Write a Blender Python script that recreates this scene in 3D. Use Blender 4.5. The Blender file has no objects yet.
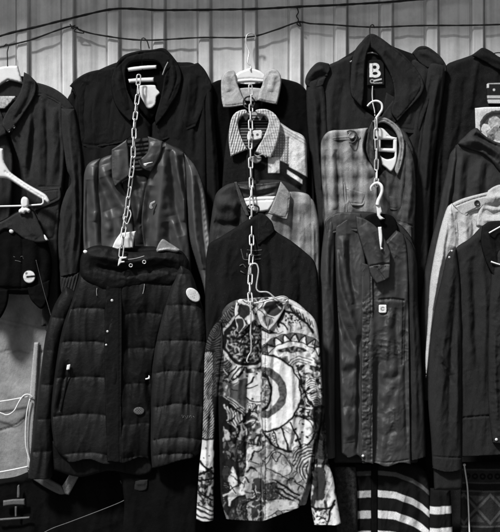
import bpy, math, random
import numpy as np
from mathutils import Vector, Matrix
from mathutils.geometry import delaunay_2d_cdt

random.seed(7)
C = bpy.context.scene.collection
# ---------------------------------------------------------------- layout units
# Garments are drafted in pattern units (1 unit = 3.5 mm).  u runs right, v runs
AW_V, AW_D = -238.0, 160.0
SKY, SUN, SUN_ANG, SUN_EL, SUN_AZ, EXPO = 0.05, 4.4, 7.0, 50.0, -38.0, 0.0
# down, dep is the distance in front of the wall.
S = 0.0035
CU, CV = 250.0, 266.0
ZC = 1.75
DCAM = 5.0
REF = 60.0
def kf(dep): return (DCAM - dep * S) / (DCAM - REF * S)
def P(u, v, dep):
    k = kf(dep)
    return Vector(((u - CU) * S * k, -dep * S, ZC + (CV - v) * S * k))

# ---------------------------------------------------------------- numpy noise
def _hash(ix, iy, seed):
    h = (ix.astype(np.int64) * 374761393 + iy.astype(np.int64) * 668265263 + seed * 974634777) & 0xFFFFFFFF
    h = ((h ^ (h >> 13)) * 1274126177) & 0xFFFFFFFF
    return (h ^ (h >> 16)) & 0xFFFFFFFF
def perlin(x, y, seed=0):
    x = np.asarray(x, float); y = np.asarray(y, float)
    ix = np.floor(x); iy = np.floor(y); fx = x - ix; fy = y - iy
    sx = fx * fx * fx * (fx * (fx * 6 - 15) + 10); sy = fy * fy * fy * (fy * (fy * 6 - 15) + 10)
    def g(ox, oy):
        a = _hash(ix + ox, iy + oy, seed) / 4294967296.0 * 2 * np.pi
        return np.cos(a) * (fx - ox) + np.sin(a) * (fy - oy)
    a = g(0, 0) * (1 - sx) + g(1, 0) * sx; b = g(0, 1) * (1 - sx) + g(1, 1) * sx
    return (a * (1 - sy) + b * sy) * 1.4
def fbm(x, y, seed=0, o=3):
    s = 0; a = 1.0
    for i in range(o):
        s = s + a * perlin(x * 2 ** i, y * 2 ** i, seed + i * 17); a *= .5
    return s
def sstep(a, b, x):
    t = np.clip((x - a) / (b - a), 0, 1); return t * t * (3 - 2 * t)

# ---------------------------------------------------------------- 2-D helpers
def smooth_closed(pts, step):
    P2 = [(p[0], p[1]) for p in pts]; cor = [len(p) > 2 for p in pts]; n = len(P2)
    def cr(p0, p1, p2, p3, m):
        out = []
        for i in range(m):
            t = i / m
            out.append(tuple(0.5 * (2 * p1[k] + (p2[k] - p0[k]) * t + (2 * p0[k] - 5 * p1[k] + 4 * p2[k] - p3[k]) * t * t
                        + (3 * p1[k] - p0[k] - 3 * p2[k] + p3[k]) * t ** 3) for k in (0, 1)))
        return out
    out = []
    for i in range(n):
        p1, p2 = P2[i], P2[(i + 1) % n]
        p0 = p1 if cor[i] else P2[i - 1]
        p3 = p2 if cor[(i + 1) % n] else P2[(i + 2) % n]
        L = math.dist(p1, p2)
        # keep tangents local when spans differ a lot
        def lim(a, b):
            d = math.dist(a, b)
            if d > L * 1.3 and d > 0:
                f = L * 1.3 / d; return (b[0] + (a[0] - b[0]) * f, b[1] + (a[1] - b[1]) * f)
            return a
        p0 = lim(p0, p1); p3 = lim(p3, p2)
        out += cr(p0, p1, p2, p3, max(1, int(round(L / step))))
    return np.array(out)
def seg_dist(x, y, poly, closed=True, skip=None):
    """distance to a polyline and arc parameter 0..1"""
    A = poly; B = np.roll(poly, -1, 0)
    if not closed: A = A[:-1]; B = B[:-1]
    L = np.hypot(*(B - A).T); cum = np.concatenate([[0], np.cumsum(L)])
    best = np.full(x.shape, 1e9); par = np.zeros(x.shape)
    for i in range(len(A)):
        if L[i] < 1e-9 or (skip is not None and skip[i]): continue
        dx, dy = (B[i] - A[i])
        t = np.clip(((x - A[i][0]) * dx + (y - A[i][1]) * dy) / (L[i] ** 2), 0, 1)
        d = (x - A[i][0] - t * dx) ** 2 + (y - A[i][1] - t * dy) ** 2
        m = d < best
        best = np.where(m, d, best); par = np.where(m, cum[i] + t * L[i], par)
    return np.sqrt(best), par / max(cum[-1], 1e-9)
def inside(x, y, poly):
    r = np.zeros(x.shape, bool); n = len(poly)
    for i in range(n):
        x1, y1 = poly[i]; x2, y2 = poly[(i + 1) % n]
        if y1 == y2: continue
        c = ((y1 > y) != (y2 > y)) & (x < (x2 - x1) * (y - y1) / (y2 - y1) + x1)
        r ^= c
    return r
def spline(pts, step=2.0):
    pts = [tuple(p) for p in pts]; out = []
    for i in range(len(pts) - 1):
        p0 = pts[max(i - 1, 0)]; p1 = pts[i]; p2 = pts[i + 1]; p3 = pts[min(i + 2, len(pts) - 1)]
        m = max(1, int(math.dist(p1, p2) / step))
        for j in range(m):
            t = j / m
            out.append(tuple(0.5 * (2 * p1[k] + (p2[k] - p0[k]) * t + (2 * p0[k] - 5 * p1[k] + 4 * p2[k] - p3[k]) * t * t
                       + (3 * p1[k] - p0[k] - 3 * p2[k] + p3[k]) * t ** 3) for k in range(len(p1))))
    out.append(pts[-1]); return out

# ---------------------------------------------------------------- scene graph
def thing(name, label, cat, u, v, dep, group=None):
    o = bpy.data.objects.new(name, None); C.objects.link(o)
    o.empty_display_size = .05
    o.location = P(u, v, dep); o['label'] = label; o['category'] = cat
    if group: o['group'] = group
    return o
def root_of(o):
    while o.parent: o = o.parent
    return o
def link(name, verts, faces, mat, parent=None, smooth=True, tone=None, label=None):
    me = bpy.data.meshes.new(name)
    off = root_of(parent).location if parent else Vector((0, 0, 0))
    v = np.asarray(verts, float) - np.array(off)
    me.from_pydata(v.tolist(), [], faces); me.materials.append(mat)
    if smooth: me.polygons.foreach_set('use_smooth', [True] * len(me.polygons))
    if tone is not None:
        a = me.attributes.new('tone', 'FLOAT', 'POINT'); a.data.foreach_set('value', np.asarray(tone, np.float32))
    me.update()
    o = bpy.data.objects.new(name, me); C.objects.link(o)
    if parent: o.parent = parent
    if label: o['label'] = label
    return o
def own(o, label, cat, group=None, kind=None):
    if label: o['label'] = label
    if cat: o['category'] = cat
    if group: o['group'] = group
    if kind: o['kind'] = kind
    return o

# ---------------------------------------------------------------- fabric relief
def fields(x, y, d, fx, edge):
    h = np.zeros_like(x)
    m = sstep(0.0, max(1.2, edge * .6), d)
    for f in fx:
        if callable(f): h += f(x, y, d); continue
        k = f[0]
        if k in ('f', 'c', 's'):                         # fold, crease, stitched seam
            w, a, pts = f[1], f[2], f[3]
            pl = np.array(spline(pts, 6.0)) if len(pts) > 2 else np.array(pts, float)
            lo = pl.min(0) - 3.2 * w; hi = pl.max(0) + 3.2 * w
            s = (x > lo[0]) & (x < hi[0]) & (y > lo[1]) & (y < hi[1])
            if not s.any(): continue
            dd, t = seg_dist(x[s], y[s], pl, False)
            wv = w * (1 + .35 * perlin(x[s] / 9, y[s] / 9, int(pts[0][0]) + 5)) if k != 's' else w
            if k == 'f': hh = np.exp(-(dd / wv) ** 2) * np.clip(np.minimum(t, 1 - t) / .18, 0, 1) ** .6
            elif k == 'c': hh = np.exp(-dd / wv) * np.clip(np.minimum(t, 1 - t) / .12, 0, 1)
            else: hh = np.exp(-(dd / wv) ** 2) * (1 + .5 * perlin(x[s] / 2.2, y[s] / 2.2, 3))
            h[s] += a * hh * (m[s] if k != 's' else 1)
        elif k == 'drape':                               # hanging folds
            _, a, sx, sy, seed = f
            w = .7 * perlin(x / (3 * sx), y / (1.3 * sy), seed + 9)
            n = .75 * perlin(x / sx + w, y / sy, seed) + .8 * (.42 - np.abs(perlin(x / (sx * 1.15) + w * .8 + .15 * y / sx, y / (sy * .8), seed + 40)))
            h += a * n * m
        elif k == 'crump':                               # creases
            _, a, s0, an, seed = f
            wx = x + 5 * perlin(x / 22, y / 22, seed + 3); wy = y + 5 * perlin(x / 22, y / 22, seed + 4)
            pm = sstep(-.35, .45, perlin(wx / (s0 * 2.6), wy / (s0 * 3.0), seed + 71))
            n1 = perlin(wx / s0, wy / (s0 * an), seed); n2 = perlin(wx / (s0 * .45), wy / (s0 * .45 * an), seed + 31)
            q = .55 * perlin(wx / (s0 * 1.5), wy / (s0 * 1.6 * an), seed + 5) + pm * (.75 * ((1 - np.abs(n1)) ** 2 - .5) + .22 * ((1 - np.abs(n2)) ** 2 - .5))
            h += a * .8 * q * m
        elif k == 'pucker':                              # short creases gathered along a seam
            _, a, sp, w, pts, seed = f
            pl = np.array(spline(pts, 6.0)) if len(pts) > 2 else np.array(pts, float)
            dd, t = seg_dist(x, y, pl, False)
            Ln = np.hypot(*np.diff(pl, axis=0).T).sum()
            q = perlin(t * Ln / (sp * 1.6) + .4 * perlin(x / 9, y / 9, seed + 2), dd / (w * 1.2), seed) + .6 * perlin(t * Ln / (sp * .8), x / 4, seed + 6)
            h += .6 * a * q * np.exp(-(dd / w) ** 2) * m
    return h

SURF = {}
THIN = {'collar', 'storm_flap', 'epaulette', 'pocket_flap', 'yoke', 'lapel', 'shoulder_yoke', 'collar_flap', 'shoulder_tab', 'placket', 'zip_placket', 'flap'}
CLOTH = {'front_panel', 'sleeve', 'body', 'collar', 'yoke', 'storm_flap', 'bag_body', 'collar_flap', 'hood'}
def piece(parent, name, pts, dep, th, edge, mat, fx=(), tone=None, res=1.0, back=.5, tilt=None, label=None, tube=False, raw=False):
    if name in THIN and th <= 4: edge = min(edge, 1.7); th *= .7
    sd = len(pts) * 7 + int(abs(pts[0][0])) + int(abs(pts[0][1]))
    lth = mat.name.startswith('leather')
    if lth: fx = [f if callable(f) or f[0] != 'drape' else ('drape', 1.2, 13, 90, f[4]) for f in fx]
    elif name in ('front_panel', 'body'): fx = list(fx) + [('drape', 1.9, 12, 75, sd)]; edge *= .62
    if name == 'sleeve' and not lth: fx = list(fx) + [('drape', 1.5, 6.5, 48, sd)]
    if name in ('collar', 'storm_flap', 'epaulette', 'lapel', 'hood'): fx = list(fx) + [('crump', 1.5, 15, 1.0, sd)]
    if name in CLOTH and not lth: fx = list(fx) + [('crump', .7, 7, 1.4, len(pts) + int(pts[0][0]))]
    b = smooth_closed(pts, max(res * 1.1, .7)) if not raw else np.array([(p[0], p[1]) for p in pts], float)
    cx, cy = b.mean(0)
    lo, hi = b.min(0), b.max(0)
    def grid(r, margin):
        ys = np.arange(lo[1] + r * .5, hi[1], r * .87); g = []
        for j, yy in enumerate(ys):
            xs = np.arange(lo[0] + (r * .5 if j % 2 else 0), hi[0], r); g.append(np.stack([xs, np.full_like(xs, yy)], 1))
        if not g: return np.zeros((0, 2))
        g = np.concatenate(g); g = g[inside(g[:, 0], g[:, 1], b)]
        if len(g) == 0: return g
        d, _ = seg_dist(g[:, 0], g[:, 1], b); return g[d > margin]
    nb = len(b)
    def tri(g):
        vv = np.concatenate([b, g]) if len(g) else b
        r = delaunay_2d_cdt([Vector((p[0], -p[1])) for p in vv], [(i, (i + 1) % nb) for i in range(nb)], [], 1, 1e-6)
        V = np.array([(p[0], -p[1]) for p in r[0]]); bid = {}
        for i, og in enumerate(r[3]):
            for q in og:
                if q < nb: bid[i] = min(og)
        return V, [tuple(f) for f in r[2]], bid
    V, F, bid = tri(grid(res, res * .55))
    hem = None                                           # open hems are cut straight, not rounded off
    if name in ('sleeve', 'front_panel', 'body', 'placket', 'zip_placket', 'storm_flap'):
        nx = np.roll(b, -1, 0); dv = np.abs(nx - b); hem = (dv[:, 1] < .5 * dv[:, 0]) & (((b + nx) / 2)[:, 1] > hi[1] - .055 * (hi[1] - lo[1]) - 3)
    V2, F2, bid2 = tri(grid(max(6.0, res * 3), 3.0))
    def hf(x, y):
        d, _ = seg_dist(x, y, b, True, hem)
        R = edge
        if tube: R = max(1e-3, tubeR)
        t = np.clip(d / R, 0, 1)
        pr = np.sqrt(np.clip(1 - (1 - t) ** 2, 0, 1))
        h = th * pr + fields(x, y, d, fx, edge if not tube else R * .4)
        if tilt: h += tilt[0] * (x - cx) + tilt[1] * (y - cy)
        return h, pr
    tubeR = 1.0
    if tube:
        gg = V; dd, _ = seg_dist(gg[:, 0], gg[:, 1], b); tubeR = dd.max() * 1.02
    h, pr = hf(V[:, 0], V[:, 1])
    h2, pr2 = hf(V2[:, 0], V2[:, 1])
    base2 = (tilt[0] * (V2[:, 0] - cx) + tilt[1] * (V2[:, 1] - cy)) if tilt else 0
    hb = base2 - back * th * pr2 - .15
    k = kf(dep)
    def w3(q, hh): return np.stack([(q[:, 0] - CU) * S * k, -(dep + hh) * S, ZC + (CV - q[:, 1]) * S * k], 1)
    front = w3(V, h); bk = w3(V2, hb)
    inv = {o: i for i, o in bid.items()}
    verts = [front]; mp = {}; n = len(V); extra = []; et = []
    for i in range(len(V2)):
        if i in bid2 and bid2[i] in inv: mp[i] = inv[bid2[i]]
        else: mp[i] = n + len(extra); extra.append(bk[i]); et.append(i)
    vv = np.concatenate([front, np.array(extra)]) if extra else front
    faces = F + [tuple(mp[i] for i in reversed(f)) for f in F2 if len({mp[i] for i in f}) == 3]
    tn = None
    if tone is not None:
        o9 = [(a * res * .42, c * res * .42) for a in (-1, 0, 1) for c in (-1, 0, 1)]
        t1 = sum(tone(V[:, 0] + a, V[:, 1] + c) for a, c in o9) / 9; t2 = tone(V2[et, 0], V2[et, 1]) if et else np.zeros(0)
        tn = np.concatenate([t1, t2])
    o = link(name, vv, faces, mat, parent, True, tn, label)
    SURF[o.name] = (hf, dep)
    return o
def top(o, u, v):
    hf, dep = SURF[o.name]
    return dep + float(hf(np.array([float(u)]), np.array([float(v)]))[0][0])

# ---------------------------------------------------------------- solid helpers
def tube_geo(pts3, r, n=8, closed=False):
    pts = [Vector(p) for p in pts3]; m = len(pts); V = []; Fc = []
    rr = r if hasattr(r, '__len__') else [r] * m
    ref = Vector((0.13, 1, 0.21)).normalized()
    for i, p in enumerate(pts):
        a = pts[(i - 1) % m] if (closed or i > 0) else p; c = pts[(i + 1) % m] if (closed or i < m - 1) else p
        t = (c - a).normalized()
        s = t.cross(ref); s = s.normalized() if s.length > 1e-4 else t.orthogonal().normalized()
        q = s.cross(t).normalized()
        for j in range(n):
            an = 2 * math.pi * j / n; V.append(p + (s * math.cos(an) + q * math.sin(an)) * rr[i])
    L = m if closed else m - 1
    for i in range(L):
        for j in range(n):
            Fc.append((i * n + j, ((i + 1) % m) * n + j, ((i + 1) % m) * n + (j + 1) % n, i * n + (j + 1) % n))
    if not closed:
        Fc.append(tuple(range(n))); Fc.append(tuple(reversed(range((m - 1) * n, m * n))))
    return V, Fc
def cord(parent, name, pts, r, mat, step=2.0, n=8, label=None, closed=False, rjit=0):
    """pts are (u, v, dep); r in pattern units"""
    q = spline(pts, step) if len(pts) > 2 else [tuple(p) for p in pts]
    p3 = [P(*p) for p in q]
    rr = [r * S * (1 + rjit * math.sin(i * 1.7) * math.sin(i * .63)) for i in range(len(p3))] if not hasattr(r, '__len__') else \
         [S * np.interp(i / (len(p3) - 1), np.linspace(0, 1, len(r)), r) for i in range(len(p3))]
    V, F = tube_geo(p3, rr, n, closed)
    return link(name, V, F, mat, parent, True, None, label)
def button(parent, name, u, v, dep, r, mat, hgt=1.2, dish=True, holes=False, label=None, sq=1.0, rot=0):
    prof = [(0, hgt * .55), (.55, hgt * .55), (.7, hgt * .95), (.86, hgt), (.97, hgt * .75), (1, hgt * .3), (.95, -.5), (0, -.5)] if dish else \
           [(0, hgt), (.45, hgt * .93), (.8, hgt * .65), (.96, hgt * .3), (1, 0), (.95, -.5), (0, -.5)]
    n = 24; V = []; F = []
    for (a, z) in prof:
        for j in range(n):
            t = 2 * math.pi * j / n
            x = a * r * math.cos(t); y = a * r * sq * math.sin(t)
            V.append(P(u + x * math.cos(rot) - y * math.sin(rot), v + x * math.sin(rot) + y * math.cos(rot), dep + z))
    for i in range(len(prof) - 1):
        for j in range(n):
            F.append((i * n + j, i * n + (j + 1) % n, (i + 1) * n + (j + 1) % n, (i + 1) * n + j))
    return link(name, V, F, mat, parent, True, None, label)

# ---------------------------------------------------------------- materials
def mat(name, alb, rough=.85, mott=.25, mscale=18, stretch=1.0, bump=.25, bscale=900, tone=False, spec=.05, metal=0, sheen=0, lint=0, weave=0, wear=0, grain=.32):
    m = bpy.data.materials.new(name); m.use_nodes = True; nt = m.node_tree; N = nt.nodes; L = nt.links
    b = N['Principled BSDF']
    b.inputs['Roughness'].default_value = rough; b.inputs['Metallic'].default_value = metal
    b.inputs['Specular IOR Level'].default_value = spec
    if sheen: b.inputs['Sheen Weight'].default_value = sheen; b.inputs['Sheen Roughness'].default_value = .5
    tc = N.new('ShaderNodeTexCoord'); mp = N.new('ShaderNodeMapping'); mp.inputs['Scale'].default_value = (1, 1, stretch)
    L.new(tc.outputs['Object'], mp.inputs['Vector'])
    n1 = N.new('ShaderNodeTexNoise'); n1.inputs['Scale'].default_value = mscale; n1.inputs['Detail'].default_value = 5; n1.inputs['Roughness'].default_value = .6
    L.new(mp.outputs['Vector'], n1.inputs['Vector'])
    mr = N.new('ShaderNodeMapRange'); mr.inputs['From Min'].default_value = .3; mr.inputs['From Max'].default_value = .7
    mr.inputs['To Min'].default_value = 1 - mott; mr.inputs['To Max'].default_value = 1 + mott
    L.new(n1.outputs['Fac'], mr.inputs['Value'])
    val = mr.outputs['Result']
    def mul(a, bb):
        q = N.new('ShaderNodeMath'); q.operation = 'MULTIPLY'
        for i, z in enumerate((a, bb)):
            if isinstance(z, (int, float)): q.inputs[i].default_value = z
            else: L.new(z, q.inputs[i])
        return q.outputs[0]
    if grain:
        ng = N.new('ShaderNodeTexNoise'); ng.inputs['Scale'].default_value = 430; ng.inputs['Detail'].default_value = 3; ng.inputs['Roughness'].default_value = .7
        L.new(tc.outputs['Object'], ng.inputs['Vector'])
        rg = N.new('ShaderNodeMapRange'); rg.inputs['From Min'].default_value = .3; rg.inputs['From Max'].default_value = .7
        rg.inputs['To Min'].default_value = 1 - grain; rg.inputs['To Max'].default_value = 1 + grain; L.new(ng.outputs['Fac'], rg.inputs['Value'])
        val = mul(val, rg.outputs['Result'])
    if tone:
        at = N.new('ShaderNodeAttribute'); at.attribute_name = 'tone'; val = mul(val, at.outputs['Fac'])
    val = mul(val, alb)
    if lint:                                            # dust and lint specks
        n3 = N.new('ShaderNodeTexNoise'); n3.inputs['Scale'].default_value = 420; n3.inputs['Detail'].default_value = 2
        L.new(tc.outputs['Object'], n3.inputs['Vector'])
        r3 = N.new('ShaderNodeMapRange'); r3.inputs['From Min'].default_value = .68; r3.inputs['From Max'].default_value = .8
        r3.inputs['To Min'].default_value = 0; r3.inputs['To Max'].default_value = lint; L.new(n3.outputs['Fac'], r3.inputs['Value'])
        ad = N.new('ShaderNodeMath'); ad.operation = 'ADD'; L.new(val, ad.inputs[0]); L.new(r3.outputs['Result'], ad.inputs[1]); val = ad.outputs[0]
    cc = N.new('ShaderNodeCombineColor')
    for i in range(3): L.new(val, cc.inputs[i])
    L.new(cc.outputs[0], b.inputs['Base Color'])
    n2 = N.new('ShaderNodeTexNoise'); n2.inputs['Scale'].default_value = bscale; n2.inputs['Detail'].default_value = 3
    L.new(tc.outputs['Object'], n2.inputs['Vector'])
    hh = n2.outputs['Fac']
    if weave:
        wv = N.new('ShaderNodeTexWave'); wv.wave_type = 'BANDS'; wv.bands_direction = 'DIAGONAL'
        wv.inputs['Scale'].default_value = weave; wv.inputs['Distortion'].default_value = 1.5; wv.inputs['Detail'].default_value = 2
        L.new(tc.outputs['Object'], wv.inputs['Vector'])
        a = N.new('ShaderNodeMath'); a.operation = 'ADD'; L.new(hh, a.inputs[0]); L.new(wv.outputs['Fac'], a.inputs[1]); hh = a.outputs[0]
    # slow unevenness of hand-worn cloth
    n4 = N.new('ShaderNodeTexNoise'); n4.inputs['Scale'].default_value = 90; n4.inputs['Detail'].default_value = 4; L.new(mp.outputs['Vector'], n4.inputs['Vector'])
    bp2 = N.new('ShaderNodeBump'); bp2.inputs['Strength'].default_value = .35 if wear == 0 else wear; bp2.inputs['Distance'].default_value = .004; L.new(n4.outputs['Fac'], bp2.inputs['Height'])
    bp = N.new('ShaderNodeBump'); bp.inputs['Strength'].default_value = bump; bp.inputs['Distance'].default_value = .0012
    L.new(hh, bp.inputs['Height']); L.new(bp2.outputs['Normal'], bp.inputs['Normal']); L.new(bp.outputs['Normal'], b.inputs['Normal'])
    rr = N.new('ShaderNodeMapRange'); rr.inputs['To Min'].default_value = max(.05, rough - .12); rr.inputs['To Max'].default_value = min(1, rough + .12)
    L.new(n1.outputs['Fac'], rr.inputs['Value']); L.new(rr.outputs['Result'], b.inputs['Roughness'])
    return m
M = {}
M['black_cotton'] = mat('black_cotton', .011, .9, .3, 14, .4, lint=.08, weave=300)
M['dark_cotton'] = mat('dark_cotton', .031, .88, .28, 14, .4, lint=.08, weave=300)
M['black_wool'] = mat('black_wool', .013, .95, .3, 25, 1, .5, 600, lint=.08, sheen=.0)
M['black_deep'] = mat('black_deep', .0045, .95, .3, 25, 1, .4, 600)
M['trench'] = mat('trench', .0115, .8, .25, 10, .4, weave=350, lint=.03)
M['coat'] = mat('coat', .023, .85, .25, 10, .4, weave=350, lint=.03)
M['leather'] = mat('leather', .05, .5, .12, 22, .6, .15, 260, spec=.5, wear=.07, grain=.12)
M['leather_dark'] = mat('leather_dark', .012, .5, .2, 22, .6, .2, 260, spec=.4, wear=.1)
M['nylon'] = mat('nylon', .007, .6, .25, 16, 1, .2, 700, spec=.2, lint=.02)
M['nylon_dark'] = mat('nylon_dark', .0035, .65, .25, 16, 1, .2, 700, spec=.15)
M['canvas'] = mat('canvas', .04, .52, .2, 16, .5, .2, 500, weave=260, wear=.2, spec=.4, grain=.16)
M['bomber'] = mat('bomber', .025, .72, .25, 12, .5, .2, 700, spec=.2)
M['pale_cotton'] = mat('pale_cotton', .5, .85, .12, 14, .5, .3, 700, weave=300, wear=.5)
M['collar_cotton'] = mat('collar_cotton', .5, .9, .16, 30, 1, .5, 500, weave=300)
M['toned'] = mat('toned', 1.0, .85, .14, 22, .5, .35, 600, tone=True, weave=280)
M['print'] = mat('print', 1.0, .8, .06, 60, .7, .2, 700, tone=True, grain=.08)
M['knit'] = mat('knit', 1.0, .95, .16, 60, 1, .8, 380, tone=True)
M['plastic_white'] = mat('plastic_white', .86, .4, .06, 30, 1, .05, 200, spec=.5, wear=.05, grain=.05)
M['plastic_grey'] = mat('plastic_grey', .3, .5, .2, 30, 1, .1, 200, spec=.5, wear=.1)
M['paper'] = mat('paper', .8, .8, .05, 30, 1, .1, 200, wear=.15, grain=.05)
M['metal_dull'] = mat('metal_dull', .1, .5, .2, 60, 1, .1, 300, spec=.3, wear=.1)
M['steel'] = mat('steel', .62, .36, .2, 120, 1, .1, 500, spec=.5, metal=.35, wear=.1, grain=.05)
M['wire'] = mat('wire', .035, .6, .4, 60, 1, .2, 500, wear=.1, grain=.05)
M['white_cord'] = mat('white_cord', .75, .8, .15, 60, 1, .3, 900, wear=.1, grain=.05)
M['button_dark'] = mat('button_dark', .03, .35, .1, 40, 1, .05, 500, spec=.5, wear=.05, grain=.05)
M['button_white'] = mat('button_white', .8, .35, .1, 40, 1, .05, 500, spec=.5, wear=.05, grain=.05)
# ================================================================ setting
sc = bpy.context.scene
gm = mat('concrete', .12, .95, .3, 3, 1, .4, 60, wear=.4)
g = link('ground', [(-30, -40, 0), (30, -40, 0), (30, 20, 0), (-30, 20, 0)], [(0, 1, 2, 3)], gm, None, False); own(g, 'grey concrete ground below the stall', 'ground', kind='structure')

def metal_mat():
    m = mat('painted_sheet', .86, .5, .07, 5, .25, .15, 300, spec=.4, wear=.25, grain=.05)
    nt = m.node_tree; N = nt.nodes; L = nt.links; b = N['Principled BSDF']
    src = b.inputs['Base Color'].links[0].from_socket
    tc = N.new('ShaderNodeTexCoord'); mp = N.new('ShaderNodeMapping'); mp.inputs['Scale'].default_value = (45, 45, 1.2)
    L.new(tc.outputs['Object'], mp.inputs['Vector'])
    n = N.new('ShaderNodeTexNoise'); n.inputs['Scale'].default_value = 1.0; n.inputs['Detail'].default_value = 6; L.new(mp.outputs[0], n.inputs['Vector'])
    r = N.new('ShaderNodeMapRange'); r.inputs['From Min'].default_value = .3; r.inputs['From Max'].default_value = .55; r.inputs['To Min'].default_value = .74; L.new(n.outputs['Fac'], r.inputs['Value'])
    n2 = N.new('ShaderNodeTexNoise'); n2.inputs['Scale'].default_value = 7; n2.inputs['Detail'].default_value = 8; n2.inputs['Roughness'].default_value = .7; L.new(tc.outputs['Object'], n2.inputs['Vector'])
    r2 = N.new('ShaderNodeMapRange'); r2.inputs['From Min'].default_value = .38; r2.inputs['From Max'].default_value = .56; r2.inputs['To Min'].default_value = .8; L.new(n2.outputs['Fac'], r2.inputs['Value'])
    mu = N.new('ShaderNodeMath'); mu.operation = 'MULTIPLY'; L.new(r.outputs[0], mu.inputs[0]); L.new(r2.outputs[0], mu.inputs[1])
    mx = N.new('ShaderNodeMix'); mx.data_type = 'RGBA'; mx.blend_type = 'MULTIPLY'; mx.inputs['Factor'].default_value = 1
    L.new(src, mx.inputs['A']); L.new(mu.outputs[0], mx.inputs['B']); L.new(mx.outputs['Result'], b.inputs['Base Color'])
    return m
M['sheet'] = metal_mat()
wall = thing('corrugated_wall', 'pale corrugated sheet metal wall behind all the hanging jackets', 'wall', 250, 600, 0)
prof = []
xr = [-437 + 45.4 * i for i in range(32)]
for x0 in xr:
    prof += [(x0 - 2.0, 0), (x0 - 1.2, -2.6), (x0 - .2, -2.4), (x0 + .6, 4.4), (x0 + 1.8, 5.6), (x0 + 10.6, 5.6), (x0 + 11.4, 4.6), (x0 + 12.0, -2.4), (x0 + 13, -2.6), (x0 + 13.8, 0), (x0 + 20, -.2), (x0 + 27, .5), (x0 + 28.6, .5), (x0 + 36, -.2)]
zs = np.linspace(3.3, 0.0, 70); V = []; F = []
for i, z in enumerate(zs):
    for (u, d) in prof:
        du = .6 * float(perlin(u / 50, z * 2.2, 4)); dd = .9 * float(perlin(u / 33, z * 3.1, 8))
        V.append(((u + du - CU) * S * kf(0), -(d + dd) * S, z))
n = len(prof)
for i in range(len(zs) - 1):
    for j in range(n - 1):
        F.append((i * n + j, (i + 1) * n + j, (i + 1) * n + j + 1, i * n + j + 1))
link('sheet', V, F, M['sheet'], wall, False)

# pale board leaning on the wall at lower left, with its edging strip
bd = thing('wall_board', 'pale cracked board fixed to the wall at lower left under the black bag', 'board', 0, 480, 8)
mb = mat('board_paint', .46, .8, .22, 9, .7, .3, 200, wear=.5)
def boardtone(x, y):
    return 1 - .35 * np.exp(-(np.abs(y - 352 - 4 * perlin(x / 17, y / 40, 2)) / 1.0) ** 2) - .3 * np.exp(-(np.abs(y - 318 - .25 * x) / .9) ** 2) - .3 * np.exp(-(np.abs(y - 425 + .3 * x) / 1.2) ** 2) + .1 * perlin(x / 14, y / 30, 5)
mb2 = mat('board_paint_worn', .26, .85, .42, 11, .7, .3, 200, wear=.5, tone=True, grain=.14)
piece(bd, 'panel', [(-70, 270, 1), (58, 270, 1), (58, 486, 1), (-70, 486, 1)], 9, 2, 1.5, mb2,
      [('c', 1.5, -1.6, [(-10, 318), (20, 326), (45, 322)]), ('c', 1.2, -1.4, [(0, 352), (25, 350), (50, 353)]), ('f', 8, 1.5, [(0, 385), (20, 395), (40, 390)]), ('c', 1.2, -2, [(-5, 432), (18, 424), (34, 408)]), ('crump', .8, 22, .7, 5)], tone=boardtone, res=1.3)
piece(bd, 'edging_strip', [(34, 342, 1), (39.5, 342, 1), (36, 400), (31, 470, 1), (26.5, 468, 1), (29, 400)], 13, 2.2, 2, mat('strip_paint', .38, .6, .15, 12, .6, .1, 200, wear=.2), res=1)

# overhanging stall roof just above the picture
aw = thing('awning', 'dark canvas stall awning fixed to the wall above the jackets', 'awning', 250, AW_V, 30)
r0 = AW_V
V = []; F = []
a = [(-900, r0 - 6, 0), (1400, r0 - 6, 0), (1400, r0, AW_D), (-900, r0, AW_D)]
for (u, v, d) in a: V.append(P(u, v, d))
for (u, v, d) in a: V.append(P(u, v - 3, d))
F = [(0, 1, 2, 3), (7, 6, 5, 4), (0, 4, 5, 1), (1, 5, 6, 2), (2, 6, 7, 3), (3, 7, 4, 0)]
link('canvas', V, F, M['dark_cotton'], aw, False)
cord(aw, 'front_bar', [(-900, r0 + 1, AW_D), (1400, r0 + 1, AW_D)], 2.5, M['plastic_grey'])

# ---------------------------------------------------------------- cables along the wall
cd = cord(None, 'cable', [(-60, 58, 6.8), (0, 36, 6.8), (40, 26, 6.8), (80, 16, 6.8), (113, 9, 6.8), (140, 9, 6.8), (165, 10, 6.8), (250, 9, 6.8), (300, 6.5, 6.8), (335, 5, 6.8), (400, 1, 6.8), (470, -6, 6.8)], 1.15, M['wire'], 4, rjit=.25)
own(cd, 'thick upper black cable running along the top of the sheet wall', 'cable', 'cables on the wall')
cd = cord(None, 'cable', [(-60, 60, 7.6), (0, 47, 7.6), (30, 40, 7.6), (55, 31, 7.6), (72, 26, 7.6), (80, 30, 7.6), (100, 35, 7.6), (143, 40, 7.6), (200, 37.5, 7.6), (248, 37, 7.6), (275, 30, 7.6), (298, 22, 7.6), (310, 23.5, 7.6), (330, 24.5, 7.6), (372, 27, 7.6), (420, 25.5, 7.6), (480, 25, 7.6), (560, 22, 7.6)], .85, M['wire'], 4, rjit=.2)
own(cd, 'thin sagging lower cable that the hanger hooks are tied to', 'cable', 'cables on the wall')
wr = cord(None, 'tie_wire', [(297, 8, 7.5), (298.5, 12, 8.5), (296.5, 16, 7.6), (298.5, 20, 9), (297, 24, 7.6), (301, 26, 8.5), (299, 21, 9), (303, 23, 8.5)], .6, M['wire'], 1.5)
own(wr, 'short twisted wire tying the lower cable up at its right peak', 'wire', 'wire ties')
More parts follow.
